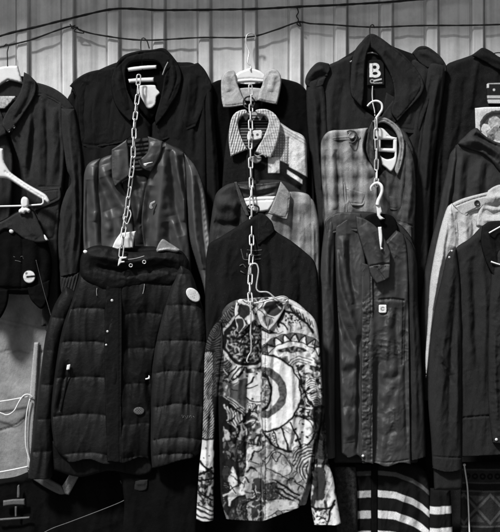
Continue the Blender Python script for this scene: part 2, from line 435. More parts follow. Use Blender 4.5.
wr = cord(None, 'tie_wire', [(70, 24, 8.5), (73, 29, 9), (75, 25, 9), (71, 28, 9), (78, 27, 9), (74, 31, 9), (84, 33, 9), (80, 29, 9)], .6, M['wire'], 1.5)
own(wr, 'knotted wire at the left peak of the lower cable', 'wire', 'wire ties')
# ================================================================ hanging hardware
def chain_of(label, pts, group, pitch=10.1):
    q = spline(pts, 1.0); t = thing('chain', label, 'chain', *q[0], group=group)
    P3 = [P(*a) for a in q]; L = [0]
    for i in range(1, len(P3)): L.append(L[-1] + (P3[i] - P3[i - 1]).length)
    # one link mesh (stadium)
    hl, hw = 3.85 * S, 1.95 * S; loop = []
    for i in range(9): a = math.pi * i / 8; loop.append((hw * math.cos(a), 0, hl + hw * math.sin(a)))
    for i in range(9): a = math.pi + math.pi * i / 8; loop.append((hw * math.cos(a), 0, -hl + hw * math.sin(a)))
    V, F = tube_geo(loop, .74 * S, 8, True)
    me = bpy.data.meshes.new('link'); me.from_pydata([tuple(v) for v in V], [], F); me.materials.append(M['steel'])
    me.polygons.foreach_set('use_smooth', [True] * len(me.polygons))
    n = int(L[-1] / (pitch * S))
    for i in range(n + 1):
        s = min(i * pitch * S, L[-1]); j = next(k for k in range(len(L)) if L[k] >= s - 1e-9)
        a = P3[max(j - 3, 0)]; b = P3[min(j + 3, len(P3) - 1)]
        d = (a - b).normalized()
        rot = d.to_track_quat('Z', 'Y').to_euler()
        o = bpy.data.objects.new('link', me); C.objects.link(o); o.parent = t
        tw = (math.radians(22) if i % 2 == 0 else math.radians(22 + 68)) + random.uniform(-.28, .28)
        o.matrix_local = Matrix.Translation(P3[j] - t.location) @ d.to_track_quat('Z', 'Y').to_matrix().to_4x4() @ Matrix.Rotation(tw, 4, 'Z') @ Matrix.Rotation(random.uniform(-.06, .06), 4, 'Y')
    return t

GROUP_J = 'jackets and shirts hanging on the stall wall'
GROUP_H = 'clothes hangers'
GROUP_C = 'steel chains the hangers are hooked into'

# ================================================================ far left: dark cotton jacket
t = thing('jacket', 'dark cotton jacket with stand collar and chest pocket flap, at the far left edge', 'jacket', 10, 331, 20, GROUP_J)
m = M['dark_cotton']
piece(t, 'back_panel', [(-70, 100, 1), (-20, 92), (0, 84), (22, 76), (36, 84), (58, 98), (62, 140), (61, 200), (58, 292, 1), (-70, 292, 1)], 10, 2, 3, m, [('drape', 1.5, 14, 90, 3)], res=3)
fr = piece(t, 'front_panel', [(30, 92, 1), (36, 84, 1), (56, 90), (66, 99, 1), (64, 115), (66, 150), (64, 185), (61, 210), (59, 250), (60, 300), (62, 331, 1), (46, 331, 1), (46, 326, 1), (41, 326, 1), (43, 290), (40, 240), (28, 200), (20, 165), (10, 136, 1), (20, 112)], 21, 6, 5, m,
      [('f', 3, 2.6, [(36, 98), (30, 135), (25, 168)]), ('f', 3.4, 2.6, [(42, 104), (40, 150), (42, 186)]), ('f', 2.2, -3, [(33, 96), (34, 130), (30, 180)]), ('f', 2, -2.6, [(46, 100), (48, 140), (48, 186)]),
       ('f', 4, 2.6, [(54, 108), (55, 150), (54, 184)]), ('c', 1.2, -1.6, [(59, 106), (61, 150), (60, 182)]), ('f', 4, 2, [(52, 206), (50, 250), (51, 300)]), ('crump', .8, 14, 2, 6), ('s', .8, -.8, [(40, 187), (60, 187)]), ('s', .8, -.8, [(38, 212), (44, 240), (54, 238), (58, 210)])])
piece(t, 'front_panel', [(-70, 110, 1), (-30, 94, 1), (-20, 100), (-6, 125), (8, 136, 1), (14, 160), (12, 210), (4, 292, 1), (-70, 292, 1)], 19, 5, 5, m, [('drape', 2, 10, 70, 5), ('crump', .8, 14, 2, 6)], res=1.4)
piece(t, 'shoulder_yoke', [(35, 82, 1), (46, 85), (56, 89.5), (66, 97), (75, 108.5, 1), (64, 111, 1), (58, 104), (48, 98.5), (36, 96, 1)], 26.5, 2.4, 2.5, m, [('s', .7, -.8, [(37, 93), (48, 96), (59, 102), (65, 108)])], res=.8)
sl = piece(t, 'sleeve', [(61, 108, 1), (75, 108.5, 1), (79, 130), (82.5, 160), (84, 200), (82, 245), (79.5, 273, 1), (60, 277, 1), (58, 240), (60.5, 210), (66, 192), (71, 182), (67, 170), (64, 150), (61.5, 130)], 27, 7, 9, m,
      [('f', 2.6, 2.6, [(68, 114), (72, 150), (76, 200), (75, 250)]), ('f', 2, -2.4, [(63, 116), (67, 150), (71, 170)]), ('c', 1.4, -2.2, [(71, 182), (74, 200), (71, 240)]), ('f', 2.4, -2, [(78, 150), (80, 210), (78, 260)]), ('f', 2.2, 1.6, [(64, 215), (64, 250), (67, 272)]), ('crump', .7, 11, 2.4, 9)])
cu = piece(sl, 'cuff', [(60, 276, 1), (79.5, 272, 1), (80, 284), (78.5, 296, 1), (63, 299, 1), (60.5, 288)], 28, 6, 6, m, [lambda x, y, d: .55 * np.sin((x + .25 * y) * 2.1) * sstep(0, 2, d)], res=.7)
co = piece(t, 'collar', [(24, 72, 1), (30, 75.5), (36.5, 82, 1), (36, 92), (33, 100), (22, 117), (9, 134, 1), (2, 124), (8, 110), (17, 98), (22, 86)], 30, 3.2, 3, m, [('f', 2.2, -2, [(32, 82), (29, 98), (14, 122)]), ('crump', 1.4, 9, 1, 2), ('s', .7, -.7, [(34, 84), (31, 98), (20, 114)])], res=.8)
piece(t, 'collar', [(-18, 84, 1), (-6, 100), (4, 118), (7, 134, 1), (-10, 140), (-24, 110)], 29, 3, 3, m, [('crump', 1.2, 9, 1, 4)], res=1)
pf = piece(t, 'pocket_flap', [(38, 190, 1), (60.5, 187, 1), (60.5, 199), (50, 205), (34, 212, 1)], 28, 1.6, 1.5, m, [('s', .7, -.7, [(40, 192), (58, 190), (58, 198), (48, 203)])], res=.7)
for (u, v) in ((14, 127), (9, 131)): button(co, 'snap', u, v, top(co, u, v), 1.5, M['button_dark'])
tagm = mat('printed_tag', .5, .8, .5, 130, .8, .2, 300)
piece(t, 'label', [(-8, 96, 1), (17, 96, 1), (10, 104), (5, 109, 1), (-8, 109, 1)], 14.5, .8, .8, tagm, res=1.2)

h = thing('hanger', 'pale flat hanger showing inside the collar of the far left jacket', 'hanger', 8, 47, 14, GROUP_H)
piece(h, 'hanger_body', [(-50, 100, 1), (-14, 72), (0, 67), (9, 65.5, 1), (18, 65.5, 1), (23, 84, 1), (15, 81.5), (8, 80, 1), (-1, 86), (-10, 92), (-50, 108, 1)], 15, 2.2, 2, M['plastic_white'], res=1.2)
cord(h, 'hook', [(7.5, 68, 16), (7.5, 58, 16), (7.3, 52, 16), (8.5, 46, 15.5), (6, 44, 14.5), (3.5, 47, 13)], .6, M['wire'], 1.5)

# ---------------------------------------------------------------- white clip hanger with black bag
h = thing('hanger', 'white plastic hanger with a lower bar, hung in front of the far left jacket', 'hanger', 0, 150, 44, GROUP_H)
arm = [(0, 148, 1), (3.5, 149), (4.5, 160), (7.5, 167), (12, 173), (28, 184), (46, 194.5), (50, 201), (48.5, 204, 1), (42, 199.5), (24, 189), (8, 179), (0, 178, 1)]
left = [(-p[0],) + tuple(p[1:]) for p in reversed(arm[1:-1])]
piece(h, 'hanger_body', arm + left, 42, 3.4, 3, M['plastic_white'], [('s', 1.2, -.9, [(6, 172), (26, 186.5), (44, 198)])], res=.9)
cord(h, 'trouser_bar', [(43, 197, 44), (43.2, 203, 44.3), (41.5, 204.4, 44.3), (20, 205.8, 44.3), (-20, 206.5, 44.3), (-41, 204.8, 44.3), (-43, 203, 44.3), (-43, 197, 44)], .95, M['plastic_white'], 1.2)
cl = piece(None, 'clip', [(24.5, 196.5), (28.5, 199), (29, 205), (28, 207.5), (30.5, 210), (29, 213), (26, 212), (24.5, 214), (22, 213.5), (19, 213), (18.8, 210), (21.5, 207), (20.8, 203), (21.5, 198.5)], 47.5, 3, 2.4, M['plastic_white'], [('s', 1, -1, [(20, 208), (29, 207.5)])], res=.6)
own(cl, 'small white plastic clip on the hanger bar gripping the black cap', 'clip')

b = thing('hat', 'black cap with ear flaps, pointed visor and round white badge, clipped to a white hanger', 'hat', 15, 318, 36)
body = piece(b, 'crown', [(-45, 235), (-20, 224), (0, 221), (18, 211), (32, 209), (41, 226), (48, 243), (52, 262), (51, 282), (46, 293), (34, 294.5), (18, 294.5), (4, 294), (-20, 296), (-45, 285)], 34, 9, 12, M['black_deep'],
      [('f', 6, 2.4, [(30, 230), (34, 262), (30, 286)]), ('c', 1.2, -2, [(20, 214), (24, 250), (22, 292)]), ('f', 4, -2, [(40, 240), (42, 265), (38, 285)]), ('crump', 1.4, 16, 1.4, 12), ('f', 4, 2, [(8, 240), (10, 266), (6, 288)]), ('s', .9, -1.2, [(0, 287), (22, 288), (48, 285)])])
piece(b, 'ear_flap', [(27, 287, 1), (50, 280, 1), (49.5, 296), (45, 306), (41, 309), (35, 304.5), (30, 298)], 40, 3, 2.4, M['black_deep'], [('crump', 1, 9, 1, 3)], res=.9)
piece(b, 'ear_flap', [(-22, 288, 1), (9, 289, 1), (8.4, 299), (6, 308), (0, 318.5), (-8, 322), (-18, 312)], 40, 3, 2.4, M['black_deep'], [('crump', 1, 9, 1, 5)], res=.9)
fl = piece(b, 'visor', [(-16, 222), (0, 222), (19, 211.5), (32, 210), (41, 226), (47.5, 242, 1), (38, 243), (26, 240), (15, 232.5), (6, 229), (0, 232), (-16, 240)], 43, 2.4, 2.2, M['dark_cotton'],
      [('crump', 1.3, 8, 1, 8), ('f', 3, 1.6, [(22, 214), (28, 226), (38, 238)])], res=.8)
button(fl, 'snap', 11.5, 231, top(fl, 11.5, 231) - .3, 2.4, M['button_white'], 1.4, False)
piece(fl, 'buckle', [(43.8, 234, 1), (46, 236), (48.5, 240, 1), (46, 240.6), (44.2, 238)], 45.4, 1.2, 1, M['plastic_white'], res=.6)
def badge(x, y):
    d = np.hypot(x - 29.3, y - 276.8); r = np.ones_like(x)
    r = np.where((np.abs(y - 276.8 + .1 * (x - 29)) < 1.1) & (x > 26.5), .03, r)
    r = np.where((np.hypot(x - 26.6, y - 273.3) < 1.3), .25, r); r = np.where((np.abs(y - 278.8) < .5) & (np.sin(x * 4) > .2) & (x < 32), .3, r)
    return np.where(d > 5.9, .15, r) * .85
ci = [(29.3 + 6.3 * math.cos(i * math.pi / 12), 276.8 + 6.8 * math.sin(i * math.pi / 12)) for i in range(24)]
piece(b, 'badge', ci, top(body, 29.3, 276.8) + .1, 1.2, 2, M['toned'], tone=badge, res=.45)
for q in ([(13.5, 256.5), (15.5, 257.5)], [(20.5, 257), (22.5, 256.2), (23.5, 259), (26, 260.5)], [(15, 260.5), (18, 261), (21, 262)], [(24, 262), (26.3, 261.4)]):
    cord(b, 'embroidery', [(u, v, top(body, u, v) + .1) for u, v in q], .32, M['metal_dull'], 1)

# ================================================================ second column: black trench coat
t = thing('coat', 'long black trench coat with raised wide collar, top of the second column', 'coat', 143, 545, 18, GROUP_J)
m = M['trench']
body = piece(t, 'back_panel', [(70, 95, 1), (76, 80), (96, 71), (118, 62), (143, 58), (178, 62), (195, 64), (211, 82), (216, 120), (222, 200), (224, 300), (226, 420), (228, 560, 1), (40, 560, 1), (50, 420), (58, 300), (66, 180)], 9, 3, 4, M['black_cotton'], [('drape', 2, 20, 140, 12)], res=2.5)
lf = piece(t, 'front_panel', [(86, 74), (97, 71), (118, 66, 1), (124, 90), (140, 112), (152, 126, 1), (150, 200), (150, 300, 1), (76, 300, 1), (72, 200), (72, 130), (76, 95)], 20, 6, 6, m, [('f', 4, 2, [(95, 90), (90, 120), (92, 150)]), ('f', 3, -2, [(84, 85), (82, 110), (84, 140)]), ('f', 3, -1.6, [(110, 100), (104, 130)]), ('crump', 1.0, 18, 2, 3), ('s', 1, -.9, [(80, 144.5), (100, 146), (122, 143)])], res=1.2)
rf = piece(t, 'front_panel', [(152, 124, 1), (168, 106), (180, 66, 1), (190, 65), (198, 64), (206, 78), (207, 130), (208, 220), (206, 300, 1), (146, 300, 1), (148, 200)], 21, 6, 6, m, [('f', 4, 2.4, [(188, 76), (184, 110), (178, 140)]), ('f', 3, -2.4, [(198, 75), (197, 110), (196, 160)]), ('crump', 1.0, 18, 2, 8)], res=1.2)
sy = piece(t, 'storm_flap', [(69.5, 86, 1), (75, 80), (85, 73.5), (97, 70), (114, 68, 1), (118, 90), (128, 112), (140, 130, 1), (124, 142), (100, 147, 1), (82, 146), (79, 130), (78, 105), (74, 90)], 25.4, 1.8, 2.5, m, [('f', 4, 2, [(100, 82), (94, 110), (95, 140)]), ('f', 3, -2, [(88, 82), (86, 110), (88, 140)]), ('f', 3, -1.2, [(112, 96), (112, 140)]), ('s', .8, -.7, [(83, 143), (100, 144.5), (122, 140)]), ('crump', .9, 16, 2, 14)], res=1)
sy2 = piece(t, 'storm_flap', [(179, 66, 1), (190, 65), (198, 62.5, 1), (205, 70), (211, 82), (212, 90), (207, 96), (203, 110), (196, 127, 1), (180, 134), (162, 141, 1), (156, 128), (170, 106)], 26.6, 1.8, 2.5, m, [('f', 4, 2.4, [(190, 74), (188, 100), (184, 126)]), ('f', 2.4, -2, [(199, 76), (198, 96), (194, 118)]), ('s', .8, -.7, [(163, 138.5), (180, 131), (195, 124)]), ('crump', .9, 16, 2, 24)], res=1)
sl = piece(t, 'sleeve', [(67, 100), (73, 90, 1), (78, 104), (82, 130), (82, 180), (80, 260), (62, 262, 1), (64, 180)], 16, 5, 8, m, [('drape', 1.5, 9, 50, 5)], res=1.5)
sl = piece(t, 'sleeve', [(203, 72, 1), (211, 82), (214, 110), (219, 160), (222, 210), (226, 262), (226, 312, 1), (204, 312, 1), (206, 240), (206, 180), (205, 120)], 24, 6, 9, m, [('f', 3, 2.2, [(210, 90), (213, 150), (217, 230)]), ('f', 3, -2, [(207, 110), (209, 180), (211, 260)]), ('crump', .8, 14, 2, 3)], res=1.2)
piece(t, 'lining', [(118, 64), (126, 56), (142, 52), (162, 51), (172, 58), (177, 68), (172, 88), (160, 108), (151, 120), (142, 112), (128, 92), (119, 76)], 23, 2, 3, M['black_deep'], [('crump', 1, 10, 1, 4)], res=1.2)
co = piece(t, 'collar', [(114, 69, 1), (117, 62), (125, 54.5), (140, 50.5), (152, 49.5), (163, 48), (170, 53), (178, 63, 1), (182, 76), (178, 94), (166, 114), (156, 126, 1), (155, 118), (160, 100), (163, 84), (163, 70), (157, 62), (144, 61), (131, 63), (126, 70), (127, 88), (134, 104), (140, 114), (130, 122, 1), (116, 106), (111, 84)], 30, 3.4, 3.5, m,
      [('s', .8, -.7, [(117, 68), (127, 57.5), (143, 53.5), (162, 51.5), (169, 56), (176, 66)]), ('f', 2.4, 2, [(119, 72), (120, 90), (128, 110)]), ('f', 3, 2, [(172, 66), (174, 84), (166, 106)]), ('crump', .8, 10, 1.4, 3), ('f', 2, -1.6, [(168, 60), (170, 76), (164, 98)]), ('c', 1.1, -1.6, [(121, 60), (124, 80), (131, 108)]), ('c', 1.0, -1.4, [(173, 60), (177, 78), (168, 104)])], res=.7)
cord(co, 'zip_edge', [(168, 62, 34.5), (165, 68, 34.4), (162.5, 75, 34.3)], .6, M['plastic_grey'], 1)
h = thing('hanger', 'white hanger glimpsed as two bars inside the black trench coat collar', 'hanger', 143, 40, 22, GROUP_H)
piece(h, 'hanger_bar', [(126.5, 67.5, 1), (141, 65.8), (157, 64.8, 1), (156.5, 68.6, 1), (142, 69.8), (128.5, 71.6, 1)], 28.4, 1.8, 1.6, M['plastic_white'], res=.7)
piece(h, 'hanger_bar', [(128, 79, 1), (141, 77.8), (154, 77.2, 1), (154, 81.6, 1), (142, 82), (129, 83, 1)], 28.2, 1.8, 1.6, M['plastic_white'], res=.7)
cord(h, 'hook', [(142.5, 70, 29), (141.5, 56, 24), (140.8, 47, 17), (141.2, 40, 16), (143.5, 37.8, 15.5), (147, 41, 15), (149.3, 48.5, 14.5)], .6, M['wire'], 1.2)
tg = piece(None, 'price_tag', [(139.6, 86), (143, 85.2), (155, 85.2), (157, 89), (160, 93), (156.6, 97), (155.6, 104), (151.5, 108.2), (147, 108), (144, 103), (140, 95)], 28.2, 1.1, 1.5, M['paper'], [('f', 3, .8, [(146, 88), (150, 104)])], res=.7)
own(tg, 'blank white pointed tag hanging inside the black trench coat collar', 'tag')

# ---------------------------------------------------------------- leather jacket
t = thing('jacket', 'worn shiny leather jacket with soft pointed collar in the second column', 'jacket', 150, 320, 42, GROUP_J)
m = M['leather']
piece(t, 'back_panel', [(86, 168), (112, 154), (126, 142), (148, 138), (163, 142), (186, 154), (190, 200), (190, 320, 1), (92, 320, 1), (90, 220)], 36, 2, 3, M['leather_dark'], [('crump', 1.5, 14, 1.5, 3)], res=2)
lf = piece(t, 'front_panel', [(100, 160), (113, 154, 1), (118, 176), (122, 186), (128, 196), (133, 216), (135, 250), (136, 300, 1), (98, 300, 1), (100, 240), (97, 200), (98, 175)], 43, 5, 5, m,
      [('f', 5.5, 6, [(103, 166), (110, 182), (121, 200), (131, 222)]), ('f', 4.5, -4, [(111, 170), (119, 187), (129, 204)]), ('f', 5, -4.5, [(101, 178), (106, 196), (113, 216), (118, 250)]), ('f', 7, 4, [(110, 210), (117, 230), (121, 258)]), ('f', 4, -3, [(124, 216), (128, 236), (129, 258)]), ('drape', 1.2, 13, 90, 5)], res=.8)
rf = piece(t, 'front_panel', [(150, 172, 1), (158, 152), (165, 142, 1), (174, 147), (184, 152.5, 1), (186, 168), (187, 200), (188, 230), (191, 258), (192, 300, 1), (146, 300, 1), (144, 250), (141, 222), (144, 194)], 44, 5, 5, m,
      [('f', 7.5, 6.5, [(166, 146), (163, 175), (159, 215), (157, 262)]), ('f', 4, -5.5, [(170, 150), (172, 178), (175, 204), (183, 236)]), ('f', 3.6, 5.5, [(175, 150), (179, 176), (185, 200), (186, 222)]), ('f', 3, -4, [(181, 156), (184, 180), (186, 200)]), ('f', 5, -4, [(150, 186), (148, 215), (147, 250)]),
       ('f', 4, 3.6, [(173, 216), (178, 236), (184, 258)]), ('f', 3.4, -3, [(167, 222), (171, 242), (175, 262)]), ('drape', 1.2, 13, 90, 8)], res=.8)
sl = piece(t, 'sleeve', [(101, 158, 1), (92, 161), (87, 165.5), (84, 175), (83.5, 200), (83, 230), (84, 260), (84, 300, 1), (104, 300, 1), (106, 255), (104, 210), (99, 185)], 42, 6.5, 7, m,
      [('f', 5, 5, [(95, 166), (95, 190), (97, 222)]), ('f', 4, -4.5, [(88, 180), (88, 215), (90, 255)]), ('f', 4, 3.6, [(95, 212), (97, 236), (98, 262)]), ('f', 3, -3.6, [(101, 182), (103, 210), (103, 245)])], res=.8)
def stripe_tone(x, y):
    c = np.interp(y, [165, 200, 240, 280, 315], [199, 203, 207, 212.5, 214.5]); q = (x - c)
    r = np.ones_like(x) * .05
    band = np.exp(-(q / 2.4) ** 2)
    dots = (np.sin(y * 1.15 + q) > .1) & (np.abs(q) < 1.5)
    k = sstep(180, 270, y); return r + (.05 + .3 * k) * band * (1 - .7 * dots) + .05 * np.exp(-((q + 7) / 3) ** 2)
sl = piece(t, 'sleeve', [(184, 153, 1), (190, 159), (197, 169), (203, 184), (207, 203), (211, 228), (216, 256), (219, 285), (220, 318, 1), (206, 319, 1), (204, 290), (196, 262), (190, 240), (187, 205), (186, 175)], 46, 7.5, 11, mat('leather_sleeve', 1.0, .5, .25, 22, .6, .15, 260, spec=.5, wear=.08, tone=True, grain=.12),
      [('f', 4.2, 6, [(191, 166), (193, 195), (195, 230), (202, 270)]), ('f', 3, -4.5, [(187.5, 176), (188, 205), (190, 238)]), ('f', 3.2, -5, [(197, 176), (201, 205), (204, 245), (210, 280)]), ('f', 3, 3.6, [(204, 192), (208, 225), (213, 265)]), ('drape', 1.0, 13, 60, 18)], tone=stripe_tone, res=.8)
piece(t, 'collar_band', [(124, 143), (136, 139), (150, 138), (156, 144), (152, 164), (142, 171), (134, 170), (127, 158)], 47, 2, 2.5, M['dark_cotton'], [lambda x, y, d: .7 * np.sin(y * 1.5 + .2 * x) * sstep(0, 2, d)], res=.7)
piece(t, 'collar', [(111.5, 149.5, 1), (120, 144), (127, 139, 1), (128.5, 148), (130, 167.5), (134, 172.5, 1), (124, 180), (115, 187, 1), (112, 177)], 52, 3, 3, m, [('f', 4.3, 1.9, [(118, 150), (120, 166), (118, 180)]), ('crump', 1.2, 8, 1.4, 3), ('s', .6, -.6, [(113.5, 151), (114, 176), (116, 184)])], res=.7)
piece(t, 'collar', [(147.5, 136, 1), (156, 138.5), (163, 141.5, 1), (162, 150), (159.5, 158), (151, 172, 1), (142, 168), (137.5, 160.5, 1), (146, 154), (148.5, 146)], 53, 3, 3, m, [('f', 4.3, 1.9, [(154, 142), (154, 154), (148, 164)]), ('crump', 1, 8, 1.4, 6)], res=.7)
piece(t, 'zip_pull', [(143, 163.6, 1), (149, 162.2), (153, 161.6, 1), (153, 162.8), (148, 164.4), (146, 167, 1), (144, 166)], 57.5, 1, .8, M['steel'], res=.5)
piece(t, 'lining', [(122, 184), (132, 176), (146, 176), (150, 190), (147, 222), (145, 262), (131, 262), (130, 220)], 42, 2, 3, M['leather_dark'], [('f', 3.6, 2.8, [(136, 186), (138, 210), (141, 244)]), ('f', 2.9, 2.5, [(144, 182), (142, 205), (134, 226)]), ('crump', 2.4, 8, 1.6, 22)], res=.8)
piece(t, 'zip_pull', [(150, 203, 1), (155, 200.5), (155.5, 203), (152.5, 205), (153.5, 208.5), (150.5, 209.5), (149, 207)], 56, 1, .8, M['plastic_grey'], res=.5)
tg = piece(None, 'price_tag', [(111, 251, 1), (115, 241), (120.5, 233, 1), (136, 231, 1), (134, 240), (133, 248, 1), (121, 249)], 62, 1.0, 1.5, M['paper'], [('f', 4.3, 0.9, [(124, 236), (121, 247)])], res=.7)
own(tg, 'blank white paper tag at the end of the left chain above the puffer coat', 'tag')
# ================================================================ black quilted puffer coat
t = thing('puffer_coat', 'black quilted puffer coat with white round patch on its sleeve', 'coat', 122, 470, 60, GROUP_J)
m = M['nylon']
def quilt(lines, sag=4.0, amp=3.2, pk=1.0, seed=1):
    """rounded tubes of padding between stitched rows"""
    def f(x, y, d):
        xm = x.mean(); wv = sag * 2 * ((x - x.min()) / (np.ptp(x) + 1e-6) - .5) ** 2 * 2
        yy = y + 1.4 * perlin(x / 17, y / 30, seed) - wv
        L = np.array(lines); i = np.clip(np.searchsorted(L, yy) - 1, 0, len(L) - 2)
        a = L[i]; b = L[i + 1]; q = np.clip((yy - a) / (b - a), 0, 1)
        pf = np.sqrt(np.clip(1 - (2 * q - 1) ** 2, 0, 1))
        dist = np.minimum(yy - a, b - yy)
        puck = perlin(x / 5.5, yy / 26, seed + 3) * np.exp(-np.clip(dist, 0, 99) / 8) + .5 * perlin(x / 3.0, yy / 12, seed + 5) * np.exp(-np.clip(dist, 0, 99) / 4)
        return (amp * pf + pk * puck) * sstep(0, 4, d)
    return f
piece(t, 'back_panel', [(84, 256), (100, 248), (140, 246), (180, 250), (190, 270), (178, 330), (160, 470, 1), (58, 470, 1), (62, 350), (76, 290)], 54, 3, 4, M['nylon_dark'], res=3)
sl = piece(t, 'sleeve', [(66, 286, 1), (78, 296), (70, 318), (62, 340), (57, 380), (54, 420), (54, 450), (52, 478, 1), (28, 478, 1), (31, 450), (36, 408), (42, 362), (46, 334), (54, 306)], 56, 7, 10, m, [quilt([240, 284, 317, 350, 384, 418, 450, 490], 3, 2.2, 1.6, 5)], res=1.1)
lf = piece(t, 'front_panel', [(84, 262, 1), (92, 264), (110, 272), (116, 290), (119, 330), (120, 400), (121, 458, 1), (108, 463), (90, 458), (72, 461), (60, 455), (54, 446, 1), (51, 414), (55, 372), (62, 330), (72, 300), (78, 280)], 62, 7, 8, m, [quilt([255, 276, 308, 341, 375, 413, 452, 480], 4, 3, 1.0, 11), ('f', 2.2, -3, [(68, 360), (64, 385), (58, 412)]), ('s', .8, -1, [(70, 360), (66, 385), (60, 410)])], res=1.0)
rf = piece(t, 'front_panel', [(112, 282, 1), (124, 268), (150, 262), (180, 262), (186, 280), (170, 310), (160, 340), (154, 380), (153, 420), (151, 462, 1), (140, 457), (124, 462), (108, 459, 1), (107, 400), (106, 340)], 64, 6, 8, M['nylon_dark'], [quilt([250, 283, 313, 347, 383, 423, 455, 490], 5, 2.0, 1.9, 21), ('drape', 2.6, 15, 90, 52), ('f', 5, -3.5, [(128, 300), (130, 360), (128, 450)]), ('f', 2.5, -2.5, [(148, 372), (150, 395), (150, 412)])], res=1.0)  # darker nylon copy: the coat's centre shadow is put into the colour
pk = piece(t, 'zip_placket', [(106, 280, 1), (122, 278, 1), (123, 330), (122, 400), (123, 463, 1), (107, 461, 1), (105, 400), (104, 330)], 71.5, 2.4, 3, M['nylon_dark'], [('pucker', .8, 6, 5, [(106, 285), (106, 465)], 3), ('s', .7, -.7, [(120, 282), (120, 464)]), ('crump', .7, 12, 2, 4)], res=1)
sl2 = piece(t, 'sleeve', [(180, 262, 1), (188, 268), (192.5, 275), (198, 292), (204, 312), (208.5, 330), (209.5, 360), (208, 386), (206, 425), (204, 444), (197, 455), (180, 459), (164, 464), (152, 468, 1), (150, 440), (151, 400), (152, 364), (158, 328), (168, 294)], 68, 9, 14, mat('nylon_sleeve', .012, .6, .2, 16, 1, .2, 700, spec=.2), [quilt([240, 274, 305, 339, 370, 403, 437, 452, 464, 485], 4, 2.8, 1.9, 31), ('drape', 1.8, 15, 80, 53), ('f', 3, -1.6, [(196, 310), (192, 360), (190, 430)])], res=1.0)
piece(t, 'hem_band', [(52, 440, 1), (100, 448), (152, 444, 1), (153, 470), (140, 476), (110, 471), (80, 477), (54, 470, 1)], 60, 4, 3, M['nylon_dark'], [('pucker', 2.2, 5, 20, [(54, 458), (150, 458)], 4)], res=1.2)
for nm, pts in (('drawcord', [(97, 288), (96.6, 292), (97, 296)]), ('drawcord', [(144.5, 284), (144, 289), (142.8, 294)])):
    cord(t, nm, [(u, v, 73.4) for u, v in pts], .4, M['plastic_grey'], 1)
for (u, v, r) in ((112, 300.5, 1.5), (107.5, 331.5, 1.3), (106.2, 345, 1.2)): button(pk, 'snap', u, v, top(pk, u, v) - .2, r, M['steel'], 1, False)
piece(lf, 'zip_pull', [(67, 365, 1), (70.5, 364.5), (69.8, 369.5, 1), (66.5, 370)], 74.5, 1.2, .8, M['plastic_white'], res=.5)
piece(rf, 'zip_pull', [(148.6, 375, 1), (150.2, 376.6), (150, 379, 1), (145.6, 380), (145.4, 378.4), (148, 377.6)], 75, 1.2, .8, M['plastic_white'], res=.5)
cord(lf, 'zip', [(69, 369, 73.6), (66, 385, 72.5), (60.5, 411, 71.5)], .7, M['nylon_dark'], 2)
def patch_tone(x, y):
    r = np.ones_like(x) * .92; q = np.hypot((x - 193.6) / 4.6, (y - 295.2) / 4.8)
    g = (np.sin((x + .2 * y) * 3.1) > .1) & (q < .75) & (np.sin(y * 2.6 + x) > -.35)
    return np.where(g, .55, r)
el = [(193.2 + 7.2 * math.cos(a) * .97 + 0 - .9 * math.sin(a) * -1, 295 + 6.9 * math.sin(a) + 2.0 * math.cos(a)) for a in [i * math.pi / 12 for i in range(24)]]
piece(sl2, 'round_patch', el, 78.4, .9, 1.2, M['toned'], tone=patch_tone, res=.5, tilt=(-.35, 0))
def gp(x, y): return np.where(np.hypot((x - 139) / 5, (y - 411) / 4) > .85, .1, .05 + .1 * (np.sin(x * 2.6) * np.sin(y * 2.4) > 0))
piece(rf, 'round_patch', [(139 + 5.6 * math.cos(i * math.pi / 10), 411 + 4 * math.sin(i * math.pi / 10)) for i in range(20)], 73.5, .9, 1.5, M['toned'], tone=gp, res=.5)
for q in ([(182, 415), (183, 418), (184.2, 415.4)], [(185.5, 416), (187, 418.5), (188, 415.5)], [(189, 418), (190.5, 415.5), (192, 418.5)], [(193, 416), (195, 418)]):
    cord(sl2, 'embroidery', [(u, v, top(sl2, u, v) + .05) for u, v in q], .28, M['metal_dull'], .7)
# hood lying open around the neck
hd = piece(t, 'hood', [(80, 262), (84, 251), (96, 245.5), (112, 247), (124, 251), (136, 252), (150, 250), (166, 249), (180, 251.5), (189, 262), (186, 278), (172, 286), (150, 284), (130, 288), (112, 292), (96, 288), (82, 278)], 68, 6, 7, M['nylon_dark'], [('f', 4, 4, [(88, 256), (108, 258), (130, 262), (160, 258), (184, 262)]), ('f', 3, -4, [(90, 266), (112, 270), (132, 272), (160, 268), (182, 272)]), ('crump', 2, 12, 1, 7), ('pucker', 1.2, 5, 6, [(90, 270), (130, 276), (180, 270)], 9)], res=.9)
piece(hd, 'lining', [(156, 250, 1), (159, 243), (163, 239), (170, 243), (181, 250, 1), (176, 252.5), (166, 251), (157, 252.6, 1)], 73, 1.2, 1.5, mat('lining_sheen', .22, .4, .3, 30, 1, .2, 300, spec=.5), [('f', 1.4, 1, [(157, 251), (168, 249), (180, 251)])], res=.6)
piece(hd, 'label', [(118.6, 259.6, 1), (120, 256.8, 1), (127, 256.6, 1), (126.4, 258.4, 1), (121.8, 259.2, 1), (121.6, 261, 1), (125, 261, 1), (124.6, 262.6, 1), (121, 263, 1), (118.4, 266, 1), (117.6, 266, 1)], top(hd, 121, 260) + .8, .7, .6, M['paper'], res=.5)
cord(hd, 'drawcord', [(u, v, top(hd, u, v) + .6) for u, v in ((128, 259.5), (133, 259), (138, 258), (144.5, 256))], .5, M['plastic_grey'], 1)
for (u, v) in ((130.8, 265.4), (144.2, 262)):
    button(hd, 'eyelet', u, v, top(hd, u, v) + .4, 2.1, M['steel'], 1.1)
    button(hd, 'eyelet_core', u, v, top(hd, u, v) + 1.1, 1.0, M['black_deep'], .6, False)
